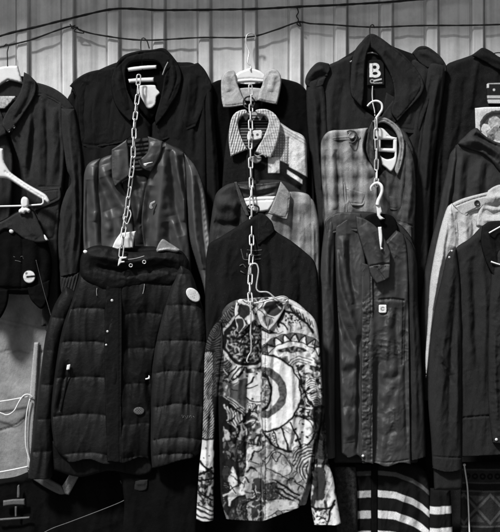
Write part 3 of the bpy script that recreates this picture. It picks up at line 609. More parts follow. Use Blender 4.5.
button(hd, 'snap', 85.4, 251.8, top(hd, 85.4, 251.8) + .3, 2.3, M['button_white'], 1.3, False, sq=.8, rot=.3)

# ================================================================ third column
t = thing('sweatshirt', 'black top with a pale grey pointed shirt collar, top of the third column', 'top', 258, 545, 16, GROUP_J)
m = M['black_deep']
body = piece(t, 'body', [(208, 86), (214, 82), (222, 79.5), (250, 84), (280, 78, 1), (291, 80.5), (300, 84), (307, 92), (310, 120), (312, 200), (316, 340), (330, 560, 1), (205, 560, 1), (206, 300), (206, 150)], 12, 6, 6, m, [('drape', 1.5, 16, 90, 4), ('f', 4, 2, [(290, 86), (296, 120), (298, 160)])], res=1.8)
piece(t, 'neck_band', [(230, 92), (250, 86), (270, 90), (266, 106), (250, 112), (236, 106)], 19.5, 2, 2.5, m, res=1)
def lab(x, y): return np.where((y > 97) & (np.sin(x * 1.9) > .2), .2, .46 + .14 * perlin(x / 4, y / 3, 3))
piece(t, 'label', [(238, 88.5, 1), (250, 87.5), (262, 88.5, 1), (261, 99), (255, 101.5), (244, 101, 1), (239, 97)], 22.5, .7, 1, M['toned'], tone=lab, res=.6)
for pts in ([(221, 82), (223, 74.5), (229.5, 69.5), (235, 72), (237, 82), (242, 95), (247, 105, 1), (240, 106.2), (232, 107.4), (223.2, 107.6, 1), (221.4, 98)], [(263.4, 78), (266, 71.6), (274.5, 69), (280, 74), (281.4, 82), (279.6, 94), (277, 104.6, 1), (270, 103.4), (257, 100.6, 1), (259, 92), (262, 85)]):
    cxx = 1 if pts[0][0] > 250 else -1
    piece(t, 'collar', pts, 27, 3, 3, M['collar_cotton'], [('s', .7, -.8, [(p[0] * .88 + (271 if cxx > 0 else 230) * .12, p[1] * .9 + 9) for p in pts[-5:]]), ('crump', 1, 10, 1.3, 5 + cxx), ('f', 3, 1.6, [(250 + 24 * cxx, 74), (250 + 21 * cxx, 92)])], res=.7)
h = thing('hanger', 'white plastic hanger holding the black top with the pale collar', 'hanger', 249, 36, 22, GROUP_H)
piece(h, 'hanger_body', [(231, 83.5, 1), (233, 78), (238, 72.5), (245, 69.5), (250, 68), (256, 69.3), (262, 72), (268, 78), (270, 83, 1), (260, 82.6), (250, 82.2), (240, 83)], 23, 2.6, 2.4, M['plastic_white'], [('s', .9, -.6, [(236, 80), (250, 78.6), (265, 80)])], res=.7)
cord(h, 'hook', [(250.3, 70, 27), (250.5, 66, 25), (247.8, 62, 24), (249, 52, 20), (246.6, 46, 18), (246, 38, 16.5), (248, 34, 15.5), (252, 33.4, 15), (255.6, 36, 14), (254.6, 40, 13)], .75, M['steel'], 1.2)

# knitted fleece jacket
t = thing('jacket', 'knitted colour block jacket with ribbed pale collar and black lower front', 'jacket', 262, 230, 38, GROUP_J)
def fleece(x, y):
    r = np.full_like(x, .012)
    sh = (y < 138 + .62 * (x - 271)) | (x < 271)
    knit = (x > 270) & (x < 289 + .0 * y) & (y < 158 + .5 * (x - 275))
    kn = .2 + .34 * ((np.sin(x * 2.4) > 0.1) & (np.sin(y * 2.4) > -.2))
    r = np.where(knit, kn, r)
    r = np.where((x >= 289) & (y < 166 + .55 * (x - 287)), .66, r)
    yoke = (x > 279) & (y < 138 + .55 * (x - 289)) 
    r = np.where(yoke, .5 + .16 * np.sin((y - .6 * x) * 2.0), r)
    r = np.where((x > 268) & (x < 279.4) & (y > 158 - .1 * (x - 270)) & (y < 173.2), .7, r)
    a = (y - 170) - .68 * (x - 287)
    r = np.where((x > 287) & (x < 302) & (a > 0) & (a < 4.2), .72, r)
    return r
body = piece(t, 'body', [(225, 150), (230, 126), (240, 114), (262, 111), (279, 121.5), (291, 129.5), (305, 138), (307, 160), (308, 200), (308, 240, 1), (220, 240, 1), (222, 190)], 37, 5, 6, M['knit'], [('crump', 1.2, 14, 1.4, 3), ('f', 3, -2.4, [(282, 126), (283, 150), (276, 160)]), ('s', .8, -.9, [(289, 138), (287.5, 166)]), ('f', 4, 2, [(296, 140), (298, 170), (296, 200)]), ('f', 3, -2, [(276, 172), (290, 184), (304, 194)])], tone=fleece, res=.7)
piece(t, 'neck_lining', [(236, 120), (246, 114), (258, 112), (268, 117), (269, 126), (260, 142), (250, 150), (242, 142)], 42.5, 1.6, 2, M['knit'], [lambda x, y, d: .6 * np.sin(y * 2.2)], tone=lambda x, y: np.where((y < 118 + 2 * np.sin(x * .9)) , .3, np.where(y > 128, .12, .012)), res=.7)
piece(t, 'zip_strip', [(246, 148, 1), (253, 148, 1), (254, 175), (253, 235, 1), (247, 235, 1), (246, 175)], 43.5, 1.6, 1.6, M['black_wool'], res=1)
for pts, s in (([(245.5, 109.6), (238, 111), (232.6, 116), (229.8, 125), (228.6, 140), (230.6, 157, 1), (238, 153.4), (247.4, 149.6, 1), (241, 136), (238.2, 124), (240.6, 117), (247.5, 113.6)], 1), ([(255.4, 110.4), (262, 108.8), (269, 110), (276, 115), (280.6, 124), (279, 136), (275.4, 148), (270.4, 158.4, 1), (262, 155.4), (254.8, 152.4, 1), (261, 141), (266.4, 130), (268.4, 121), (265, 116), (257.4, 114)], -1)):
    def rib(x, y, s=s): return .46 + .1 * np.sin((x * 1.0 + s * .25 * (y - 110)) * 2.5) + .1 * perlin(x / 2, y / 2, 4) + .16 * (np.sin(y * 2.3) > .3)
    piece(t, 'collar', pts, 46, 3.4, 3.4, M['knit'], [lambda x, y, d, s=s: .5 * np.sin((x + s * .25 * (y - 110)) * 2.5) * sstep(0, 2, d), ('crump', .8, 9, 1, 3)], tone=rib, res=.55)
def wl(x, y): return np.where((np.hypot(x - 252.3, y - 135.2) < 1.5) | (np.hypot(x - 257.4, y - 134.8) < 1.4), .12, np.where(np.abs(y - 131.6) < .0, .3, .8))
piece(t, 'label', [(247, 136, 1), (248.4, 131, 1), (254, 130.4), (261, 130, 1), (262.4, 132), (261.6, 138.4, 1), (256, 140), (247.4, 140, 1)], 49.3, 1, 1, M['toned'], tone=wl, res=.45)
cord(t, 'zip_pull', [(254, 154, 49.5), (257, 156, 50), (263, 154.4, 50), (266, 157.4, 49.5)], .55, M['plastic_grey'], 1)
piece(t, 'zip_pull', [(249, 157, 1), (256, 155.6), (261.6, 157, 1), (261, 161), (256, 163.4), (250, 161)], 47, 1.2, 1, M['plastic_grey'], res=.6)

# pale collared plaid shirt over dark
t = thing('shirt', 'pale faded shirt with grey collar, dark on its left half, in the third column', 'shirt', 266, 320, 56, GROUP_J)
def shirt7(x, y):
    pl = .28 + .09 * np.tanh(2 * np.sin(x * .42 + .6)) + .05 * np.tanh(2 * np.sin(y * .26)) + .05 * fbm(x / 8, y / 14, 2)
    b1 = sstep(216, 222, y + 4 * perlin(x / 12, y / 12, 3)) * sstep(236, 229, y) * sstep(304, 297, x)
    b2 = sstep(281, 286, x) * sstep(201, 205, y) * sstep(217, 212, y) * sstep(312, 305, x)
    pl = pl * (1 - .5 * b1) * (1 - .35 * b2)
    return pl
piece(t, 'back_panel', [(225, 190), (240, 182), (280, 180), (300, 190), (316, 205), (318, 330, 1), (222, 330, 1)], 50, 2, 3, M['toned'], tone=lambda x, y: np.full_like(x, .03), res=2.5)
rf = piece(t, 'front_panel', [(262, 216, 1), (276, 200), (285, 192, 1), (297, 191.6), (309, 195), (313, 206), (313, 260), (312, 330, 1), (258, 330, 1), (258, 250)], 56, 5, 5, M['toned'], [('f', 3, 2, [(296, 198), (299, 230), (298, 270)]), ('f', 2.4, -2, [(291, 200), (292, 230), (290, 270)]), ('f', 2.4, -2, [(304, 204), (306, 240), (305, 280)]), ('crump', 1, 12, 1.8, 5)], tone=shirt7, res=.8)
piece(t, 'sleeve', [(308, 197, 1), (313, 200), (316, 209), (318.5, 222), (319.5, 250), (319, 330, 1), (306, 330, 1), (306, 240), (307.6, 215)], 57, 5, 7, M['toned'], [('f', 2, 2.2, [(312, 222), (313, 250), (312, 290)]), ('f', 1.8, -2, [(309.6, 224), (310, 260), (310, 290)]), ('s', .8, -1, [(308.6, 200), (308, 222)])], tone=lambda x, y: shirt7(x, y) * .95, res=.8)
lf = piece(t, 'front_panel', [(212, 212, 1), (216, 194), (226, 185), (237, 182, 1), (243, 196), (250, 214), (254, 240), (254, 330, 1), (208, 330, 1), (208, 250)], 57, 7, 8, M['bomber'], [('f', 6, 4, [(216, 206), (226, 204), (240, 208)]), ('f', 4, -4, [(214, 222), (228, 226), (242, 222)]), ('f', 4, 3.4, [(216, 240), (226, 244), (236, 236)]), ('f', 3, -3, [(238, 190), (240, 212), (236, 232)]), ('crump', 1.6, 16, 1.2, 15)], res=.9)
piece(t, 'neck_lining', [(236, 183, 1), (250, 184), (281, 181, 1), (277, 196), (262, 216), (252, 216), (243, 200)], 57, 1.8, 2, M['leather_dark'], [('f', 2, 1.8, [(238, 188), (258, 190), (278, 186)]), ('f', 1.6, -1.2, [(242, 193), (260, 196), (276, 191)]), ('crump', 1.0, 8, .8, 4)], res=.7)
co = piece(t, 'collar', [(280.6, 181, 1), (285, 186), (290.6, 193.6, 1), (289.4, 206), (287.4, 220, 1), (278, 217), (268, 213.4, 1), (272.5, 204), (276.5, 194)], 65, 2.6, 2.4, M['toned'], [('s', .6, -.8, [(289, 194), (285.8, 217.6), (270, 212.4)]), ('crump', .9, 8, 1.3, 5)], tone=lambda x, y: .3 + .04 * fbm(x / 4, y / 6, 6), res=.6)
piece(t, 'collar', [(234, 182, 1), (237, 181.6, 1), (246, 204), (250, 216, 1), (246, 216), (240, 202)], 63, 2, 1.6, M['toned'], tone=lambda x, y: np.full_like(x, .07), res=.6)
h = thing('hanger', 'white plastic hanger showing in the neck of the pale faded shirt', 'hanger', 252, 199, 64, GROUP_H)
piece(h, 'hanger_body', [(243.4, 198.4, 1), (252, 197), (264, 196.4), (276, 196, 1), (273, 204), (268.6, 210.6, 1), (260, 212), (252, 211), (247, 207)], 61, 2.4, 2, M['plastic_white'], [('s', .8, -.6, [(246, 201.5), (262, 200.4), (273, 200)])], res=.6)
cord(h, 'hook', [(254, 213, 65), (248.6, 211, 66), (247, 208, 67), (249, 205.4, 68), (254, 205, 68), (258.4, 207, 67.5), (258.6, 211, 66.5), (256, 213, 66)], .85, M['wire'], 1)

# dark jacket with faded print
t = thing('jacket', 'black jacket with a faint faded print, right above the patterned shirt', 'jacket', 262, 400, 72, GROUP_J)
m = M['black_cotton']
b8 = piece(t, 'body', [(208, 246), (222, 236), (238, 226), (250, 218), (258, 214.5, 1), (266, 218), (276, 231), (290, 240), (304, 251), (314, 261), (318, 276), (320, 320), (319, 400, 1), (206, 400, 1), (205, 300)], 70, 6, 7, m, [('f', 4, 2.4, [(284, 244), (290, 270), (288, 310)]), ('f', 3, -2, [(298, 256), (300, 280), (300, 320)]), ('f', 4, 2, [(228, 240), (226, 270), (228, 310)]), ('crump', 1.4, 14, 1.6, 33), ('f', 3, -2, [(268, 240), (272, 270), (270, 300)])], res=1)
piece(t, 'collar', [(258, 213, 1), (264, 214), (272, 222), (275, 232, 1), (266, 240), (258, 246, 1), (257, 232)], 77, 2.4, 2.4, m, [('crump', 1.2, 8, 1, 4)], res=.8)
mk = mat('faded_print', .085, .9, .4, 120, 1, .3, 500)
for pts in ([(241, 249), (242.5, 255), (244, 259.5), (249, 259.8)], [(247, 250), (255, 250.6), (262, 250)], [(253, 255.6), (261, 255)], [(255, 259.4), (261, 259)], [(239.6, 266), (243, 264.4), (246, 268)], [(240.4, 271), (245, 274)], [(247, 253), (247.4, 259)]):
    cord(b8, 'print', [(u, v, top(b8, u, v) + .05) for u, v in pts], .6, mk, 1)

# ================================================================ patterned shirt
class Canvas:
    def __init__(s, u0, v0, u1, v1, r=.4):
        s.u0, s.v0, s.r = u0, v0, r
        xs = np.arange(u0, u1, r); ys = np.arange(v0, v1, r); s.x, s.y = np.meshgrid(xs, ys); s.a = np.full(s.x.shape, .6)
    def put(s, mask, val): s.a = np.where(mask, val, s.a)
    def line(s, pts, w, val=.012, sp=True):
        pl = np.array(spline(pts, 2.0) if sp and len(pts) > 2 else pts, float)
        lo = pl.min(0) - w - 1; hi = pl.max(0) + w + 1
        k = (s.x > lo[0]) & (s.x < hi[0]) & (s.y > lo[1]) & (s.y < hi[1])
        if not k.any(): return
        d, _ = seg_dist(s.x[k], s.y[k], pl, False); v = s.a[k]; s.a[k] = np.where(d < w * .5, val, v)
    def poly(s, pts, val, sm=True):
        pl = smooth_closed(pts, 1.0) if sm else np.array([(p[0], p[1]) for p in pts], float)
        m = inside(s.x, s.y, pl); s.a = np.where(m, val, s.a); return m
    def circ(s, c, r, val, sq=1): s.put(np.hypot(s.x - c[0], (s.y - c[1]) / sq) < r, val)
    def ring(s, c, r0, r1, val): d = np.hypot(s.x - c[0], s.y - c[1]); s.put((d > r0) & (d < r1), val)
    def sample(s):
        A = s.a
        for _ in range(1):
            A = (np.roll(A, 1, 0) + 2 * A + np.roll(A, -1, 0)) / 4; A = (np.roll(A, 1, 1) + 2 * A + np.roll(A, -1, 1)) / 4
        def f(x, y):
            x, y = x + 1.4 * perlin(x / 8, y / 8, 301) + .22 * perlin(x / 2.6, y / 2.6, 302), y + 1.4 * perlin(x / 8, y / 8, 303) + .22 * perlin(x / 2.6, y / 2.6, 304)
            i = np.clip((x - s.u0) / s.r, 0, s.x.shape[1] - 1.001); j = np.clip((y - s.v0) / s.r, 0, s.x.shape[0] - 1.001)
            i0 = i.astype(int); j0 = j.astype(int); fi = i - i0; fj = j - j0
            return A[j0, i0] * (1 - fi) * (1 - fj) + A[j0, i0 + 1] * fi * (1 - fj) + A[j0 + 1, i0] * (1 - fi) * fj + A[j0 + 1, i0 + 1] * fi * fj
        return f
BK = .012
def scribble(cv, mask_fn, n, seed, box, w=(.7, 1.6), vals=(BK,), ln=(5, 14)):
    rnd = random.Random(seed)
    keep = cv.a.copy()
    for _ in range(n):
        x = rnd.uniform(box[0], box[2]); y = rnd.uniform(box[1], box[3]); a = rnd.uniform(0, 6.28); pts = [(x, y)]; cu = rnd.uniform(-.6, .6)
        for k in range(4):
            st = rnd.uniform(*ln) / 4; a += cu + rnd.uniform(-.3, .3); x += math.cos(a) * st; y += math.sin(a) * st; pts.append((x, y))
        cv.line(pts, rnd.uniform(*w), rnd.choice(vals))
    m = mask_fn(cv.x, cv.y); cv.a = np.where(m, cv.a, keep)
def make_print():
    c = Canvas(188, 290, 348, 532, .33); X, Y = c.x, c.y
    W1, G1, G2 = .66, .34, .13
    n = fbm(X / 7, Y / 7, 3)
    c.a = np.where(n > .15, .55, np.where(n > -.25, .2, .03))
    # left shoulder and side: dark with fine contour stripes
    left = X < 262
    st = np.sin((np.hypot(X - 214, Y - 330) + 2 * perlin(X / 9, Y / 9, 4)) * 2.6)
    c.put((X < 236) & (Y < 372), np.where(st > .35, .22, .03)[(X < 236) & (Y < 372)].mean() * 0 + .03)
    c.a = np.where((X < 234) & (Y < 375), np.where(st > .3, .2, .02), c.a)
    # upper left circle filled with mottled motifs
    cc = (248, 341)
    d = np.hypot(X - cc[0], Y - cc[1]); q = fbm(X / 3.2, Y / 3.2, 9)
    c.put((d < 25) & left, BK); c.a = np.where((d < 25) & left & (q > .05), np.where(q > .5, .55, .22), c.a)
    c.ring(cc, 24, 27.5, .5); c.ring(cc, 21.6, 25.2, BK)
    c.line([(238, 352), (243, 338), (250, 330), (254, 340), (250, 352), (240, 356)], 1.8); 
    # face shaped field below: white to grey wash
    m = c.poly([(234, 363), (246, 372), (262, 372), (270, 380), (271, 398), (264, 404), (252, 404), (240, 410), (226, 398), (227, 384)], W1)
    g = m & (Y > 379 + 4 * perlin(X / 9, Y / 9, 7)) & (X < 247); c.a = np.where(g, .15 + .06 * fbm(X / 4, Y / 4, 1), c.a)
    for k in range(5): c.line([(224 + k * 3.6, 381 - k * 1.2), (231 + k * 3.2, 372 - k * 1.2), (237 + k * 2.4, 366 + k * .4)], 1.7 if k % 2 == 0 else 1.0, BK if k % 2 == 0 else .6)
    c.line([(230, 381), (237, 378), (241, 372)], 3.2); c.poly([(232, 382), (236, 379), (239, 377), (238.5, 381), (236, 382.6)], .7)
    c.line([(242, 388.5), (248, 385), (252, 380), (254, 377)], 2.2); c.poly([(247, 387), (252, 382), (255, 381), (256, 384), (252, 386.6)], W1); c.line([(246, 389), (254, 387), (258, 385)], 1.4)
    for p in ((256, 373), (261.5, 392), (252.4, 398.6), (247, 376)): c.circ(p, 1.2, BK)
    c.poly([(236, 383), (244, 384), (247, 395), (248, 406), (238, 402), (228, 392)], .16)
    c.line([(247, 398), (254, 402), (263, 401)], 1.6)
    # stripes lower left
    ml = c.poly([(222, 396), (236, 402), (244, 414), (248, 426), (238, 430), (222, 424)], BK)
    for k in range(6): c.line([(224 + k * 3.4, 404 + k * 2.2), (227 + k * 3.2, 412 + k * 1.9), (229 + k * 3.2, 422 + k * 1.2)], 1.5, .7)
    for k in range(3): c.line([(228 + k, 397 + k * 2.6), (236, 401 + k * 2.8), (244, 409 + k * 3)], 1.0, .6)
    c.circ((249.5, 407), 4.4, .62); c.ring((249.5, 407), 3.0, 3.9, BK); c.ring((249.5, 407), 1.2, 2.0, BK)
    for k in range(4): c.line([(246, 414 + k * 3), (252, 411 + k * 3), (258, 414 + k * 2.6)], 1.3, .6 if k % 2 else BK)
    c.line([(222, 436), (234, 428), (246, 418), (250, 410)], 4.0, BK)
    mm = c.poly([(224, 428), (231, 434), (232, 442), (238, 443), (240, 430), (243, 421), (240, 440), (234, 448), (228, 444)], .6)
    for k in range(3): c.line([(231 + k * 2.6, 436 - k * 2), (233.5 + k * 2.4, 441 - k * 2.6), (237 + k * 1.6, 436 - k * 4)], 1.2)
    # lower left
    k = (X < 262) & (Y > 440 + 9 * perlin(X / 9, Y / 9, 77))
    c.a = np.where(k, np.where(fbm(X / 6, Y / 12, 21) > 0.05, .22, .025), c.a)
    c.poly([(247, 449), (256, 446), (262, 446), (262, 470), (258, 490), (252, 497), (240, 500), (232, 508), (228, 505), (229, 490), (231, 474), (236, 480), (238, 487), (243, 482), (246, 466)], .6)
    c.poly([(233, 466), (236, 474), (238, 484), (236, 484), (231, 472)], .66)
    for k in range(11): c.line([(221.5 + (k % 2) * .8, 478 + k * 2.2), (226, 477 + k * 2.2), (229.6 - k * .12, 480 + k * 2.2)], 1.15)
    c.poly([(228, 520), (231, 506), (240, 497), (250, 494), (254, 498), (255, 524), (230, 526)], .04); c.line([(228, 514), (233, 502), (242, 495), (253, 493)], 2.4)
    q = fbm(X / 2.6, Y / 4, 41); c.a = np.where(inside(X, Y, np.array([(231, 510), (242, 499), (253, 497), (254, 521), (232, 521)])) & (q > .15), .2, c.a)
    c.poly([(222, 470), (228, 466), (232, 472), (229, 480), (222, 480)], .05)
    # column right of the placket, pale ground with black scribbles
    c.poly([(246, 470), (262, 446), (316, 432), (316, 515), (262, 528), (250, 524)], .4)
    n2 = fbm(X / 9, Y / 9, 55); k = (X > 258) & (Y > 440); c.a = np.where(k & (n2 > .25), .26, c.a)
    scribble(c, lambda x, y: (y > 447) & (x > 246), 46, 3, (250, 452, 306, 520), (.6, 1.3))
    c.poly([(252, 480), (262, 478), (266, 490), (263, 520), (254, 524), (252, 500)], .05); scribble(c, lambda x, y: (x > 250) & (x < 264) & (y > 478), 16, 5, (251, 480, 264, 522), (.6, 1.2), (.5, .3))
    # right half: top
    r = X >= 262
    c.a = np.where(r & (Y < 345), W1 * .9, c.a)
    c.poly([(262, 300), (272, 299), (281, 306), (282, 316), (276, 322), (270, 318), (264, 310)], .08); c.poly([(264, 318), (270, 316), (276, 324), (272, 330), (265, 326)], .5)
    scribble(c, lambda x, y: (x > 262) & (y < 331), 18, 8, (262, 298, 282, 330), (.7, 1.5), (BK, BK, .6))
    c.line([(260, 326), (266, 331), (276, 332.6)], 2.2); c.line([(281, 306), (283, 314), (279, 322), (279, 326)], 3.0); c.line([(281, 322), (286, 326), (287, 329)], 1.8)
    q = fbm(X / 2.2, Y / 2.2, 61); c.a = np.where(inside(X, Y, smooth_closed([(284, 317), (292, 310), (302, 316), (301, 323), (292, 324), (285, 323)], 1)) , np.where(q > 0, .65, BK), c.a)
    c.line([(284, 312), (292, 312), (300, 318), (308, 325), (313, 332)], 2.6); c.line([(300, 322), (301, 328)], 1.2)
    for k in range(9): c.line([(287 + k * 3, 303 + k * 2.2), (289.5 + k * 3, 308 + k * 2.4)], 1.6 if k % 2 else 1.0)
    # triangle band
    ctr = (293, 372); d = np.hypot(X - ctr[0], Y - ctr[1]); ang = np.arctan2(Y - ctr[1], X - ctr[0])
    arc = (Y < 356) & (X > 262)
    c.a = np.where(arc & (d < 39), .72, c.a)
    for rr, ww in ((39.2, 1.1), (30.8, 1.1)): c.a = np.where(arc & (np.abs(d - rr) < ww * .55), BK, c.a)
    zz = (ang + math.pi * 1.0) / .27
    tri = np.abs((zz % 1) * 2 - 1); hgt = (d - 31) / 8
    c.a = np.where(arc & (d > 30.8) & (d < 39.2) & (np.abs(tri - hgt) < .2), BK, c.a)
    c.a = np.where(arc & (d > 30.8) & (d < 39.2) & (hgt > tri + .2) , .18, c.a)
    c.a = np.where(arc & (d < 30) & (d > 26), .72, c.a)
    k = arc & (d <= 26) & (Y < 352); q = fbm(X / 3, Y / 3, 71); c.a = np.where(k, np.where(q > .2, .3, .03), c.a)
    c.poly([(288, 358), (296, 352), (306, 354), (315, 360), (317, 372), (306, 372), (294, 368)], W1)
    for k in range(5): c.line([(288 + k * 2, 362 + k * 1.8), (298, 356 + k * 3), (312 - k, 360 + k * 3.4)], 1.0)
    # great crescent ring
    cc = (262, 392.5); d = np.hypot((X - cc[0]) / 1.0, (Y - cc[1]) / 1.0)
    q = fbm(X / 5, Y / 5, 81); r = X >= 261.6
    c.a = np.where(r & (d < 39.5), BK, c.a)
    c.a = np.where(r & (d < 37.6), .7 + .07 * q, c.a)
    c.a = np.where(r & (np.hypot((X - 262) / 24.5, (Y - 392) / 25.5) < 1), .13 + .1 * fbm(X / 3, Y / 3, 83), c.a)
    c.a = np.where(r & (np.hypot((X - 263) / 16, (Y - 393) / 17) < 1), .62, c.a)
    ci = np.hypot((X - 253) / 19.4, (Y - 392) / 22.6)
    c.a = np.where(r & (ci < 1), BK, c.a); c.a = np.where(r & (ci < .86), np.where(fbm(X / 3, Y / 3, 85) > 0, .45, .12), c.a)
    # right side motifs
    k = (X > 262) & (d > 39.5) & (Y > 365) & (Y < 440); c.a = np.where(k, np.where(fbm(X / 5, Y / 5, 91) > -.1, .6, .03), c.a)
    c.poly([(305, 376), (314, 378), (321, 396), (322, 410), (314, 404), (306, 390)], W1)
    for k in range(12): c.line([(306 + k * .7, 382 + k * 2.0), (311 + k * .7, 378 + k * 2.4), (315 + k * .6, 379 + k * 2.6)], .95)
    c.line([(300, 373), (301, 382), (305, 392), (312, 404), (320, 412)], 2.2)
    for p in (((300, 380), (299, 368)), ((300, 395), (310, 388)), ((298, 407), (312, 410)), ((295, 415), (312, 420))): c.line(p, 1.5, sp=False)
    c.poly([(312, 408), (324, 406), (324, 440), (312, 430)], .05); q = fbm(X / 3, Y / 6, 95); c.a = np.where((X > 312) & (Y > 410) & (q > .35), .3, c.a)
    # dotted fan segments under the ring
    m = c.poly([(262, 433), (274, 431), (284, 426), (294, 418), (312, 421), (314, 432), (309, 442), (298, 448), (284, 448), (272, 442)], W1)
    for a, b in (((282, 427), (288, 449)), ((291, 421), (301, 448)), ((274, 431), (278, 446))): c.line([a, b], 2.0, sp=False)
    for p in ((284, 433), (285.6, 440), (296, 440), (303, 424), (302, 432), (300, 439), (307, 436), (296, 428)): c.circ(p, 1.25, BK)
    q = fbm(X / 1.8, Y / 1.8, 97); c.a = np.where(inside(X, Y, np.array([(265, 434), (274, 432), (277, 445), (272, 441)])), np.where(q > 0, .6, BK), c.a)
    c.line([(262, 430), (270, 441), (282, 449), (296, 450), (308, 444), (314, 434)], 2.4)
    # contour stripes and eye motif lower right
    m2 = inside(X, Y, smooth_closed([(292, 452), (310, 446), (314, 462), (304, 480), (296, 470)], 1)); s2 = np.sin(np.hypot(X - 314, Y - 470) * 2.1); c.a = np.where(m2, np.where(s2 > 0, .58, .04), c.a)
    c.line([(266, 464), (272, 454), (280, 452), (288, 460), (292, 470), (282, 476), (270, 470)], 1.2); c.line([(272, 455), (276, 462), (281, 453)], 1.2); c.line([(262, 460), (276, 448)], .9)
    c.poly([(270, 470), (282, 462), (291, 470), (282, 476)], .5); c.line([(268, 468), (280, 474), (290, 480)], 1.2)
    c.circ((271, 491), 8.6, .05, 1.1); q = fbm(X / 2, Y / 2, 99); c.a = np.where((np.hypot(X - 271, Y - 491) < 8) & (q > .4), .25, c.a)
    for k in range(3): c.line([(276, 481 + k * 5), (286, 487 + k * 5), (300, 495 + k * 5)], 2.2, BK)
    c.poly([(262, 508), (276, 500), (297, 502), (298, 508), (284, 512), (272, 518)], .5); c.line([(268, 516), (282, 510), (296, 509)], 1.2); c.circ((279, 513), 3.4, .25); c.ring((279, 513), 3, 4, BK)
    # placket edge
    c.line([(262, 318), (262, 528)], .9, .1, False)
    scribble(c, lambda x, y: (x < 262) & (y > 366), 60, 13, (220, 408, 258, 515), (.8, 2.0), (BK, BK, BK, .5))
    scribble(c, lambda x, y: (x > 262) & (y > 320) & (np.hypot(x - 262, y - 392.5) > 39), 46, 17, (282, 330, 322, 500), (.6, 1.5), (BK, BK, .25))
    scribble(c, lambda x, y: (x < 240) & (y < 400), 26, 19, (218, 310, 240, 400), (.7, 1.4), (BK, .45))
    # left sleeve
    k = (X < 216) & (Y > 350); c.a = np.where(k, .03, c.a)
    k = (X < 216) & (Y > 352) & (Y < 438); s3 = np.sin((Y + 1.3 * (X - 205)) * 2.0); c.a = np.where(k & (s3 + .9 * perlin(X / 5, Y / 7, 31) > .35), .5, c.a)
    k = (X < 216) & (Y > 440) & (Y < 470); c.a = np.where(k, .66, c.a)
    for p in ((206, 448), (209, 455), (204, 458)): c.circ(p, .9, BK)
    k = (X < 216) & (Y >= 470) & (Y < 505); c.a = np.where(k, np.where(fbm(X / 4, Y / 4, 103) > 0, .4, .03), c.a)
    for (a, b) in (((200, 462), (213, 474)), ((200, 474), (212, 468)), ((198, 480), (213, 478)), ((199, 490), (212, 500))): c.line([a, b], 2.4, sp=False)
    k = (X < 216) & (Y >= 505); s4 = np.sin((Y - .35 * (X - 200)) * 1.3 + 1); c.a = np.where(k, np.where(s4 > -.2, .62, .03), c.a)
    # right sleeve
    k = (X > 308) & (Y > 458); c.a = np.where(k, np.where(fbm(X / 6, Y / 11, 107) > .0, .5, .05), c.a)
    c.poly([(314, 468), (321, 466), (325, 480), (324, 498), (316, 500), (313, 490)], .05)
    c.poly([(325, 464), (331, 470), (336, 500), (341, 524), (328, 524), (327, 500)], .74)
    c.line([(312, 507), (324, 508), (334, 504)], 2.2); c.line([(334, 500), (330, 510), (327, 524)], 2.6)
    q = fbm(X / 3, Y / 3, 109); c.a = np.where((X > 313) & (X < 327) & (Y > 510), np.where(q > -.1, .72, BK), c.a)
    # ink contrast, darker zones by both sleeves, then fine break-up
    c.a = np.where(c.a > .45, c.a * 1.1, np.where(c.a < .3, c.a * .75, c.a))
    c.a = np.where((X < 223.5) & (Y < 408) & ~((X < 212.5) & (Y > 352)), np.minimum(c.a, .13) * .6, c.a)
    c.a = np.where((X > 213.6) & (X < 223 + 1.5 * perlin(X / 6, Y / 9, 8)) & (Y > 396), .012, c.a)  # black strip painted in as the shadow between left sleeve and body
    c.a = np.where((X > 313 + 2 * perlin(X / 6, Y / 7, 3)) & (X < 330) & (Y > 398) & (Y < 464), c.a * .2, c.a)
    k = fbm(X / 6, Y / 6, 211); c.a = np.where((k > .2) & (X > 216) & (np.hypot(X - 262, Y - 392.5) > 38), c.a * (1 - .55 * sstep(.2, .5, k)), c.a)
    c.a = np.where((X < 250) & (Y > 372) & (Y < 450), c.a * .75, c.a); c.a = np.clip(c.a * (1 + .08 * fbm(X / 2.2, Y / 2.2, 113)), .008, .85)
    return c.sample()
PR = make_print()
t = thing('shirt', 'black and white abstract patterned shirt hanging lowest in the third column', 'shirt', 262, 526, 92, GROUP_J)
m = M['print']
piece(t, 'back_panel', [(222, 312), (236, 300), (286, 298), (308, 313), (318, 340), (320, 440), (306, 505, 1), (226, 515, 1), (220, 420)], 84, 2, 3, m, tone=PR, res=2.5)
fl9 = [('f', 3, 3, [(244, 336), (238, 390), (234, 460)]), ('f', 2.6, -3, [(252, 340), (247, 400), (245, 480)]), ('f', 3, 2.6, [(229, 345), (228, 400), (231, 470)]), ('f', 2.6, -2.6, [(234, 430), (240, 470), (238, 512)]), ('crump', 1.2, 15, 1.6, 9)]
lf = piece(t, 'front_panel', [(215, 330), (220, 319), (229, 308), (238, 303, 1), (246, 312), (258, 322), (262, 330, 1), (262.5, 420), (262, 520.5, 1), (246, 520), (226, 518.5, 1), (221, 500), (219, 440), (217, 380)], 92, 4, 4, m, fl9, tone=PR, res=.55)
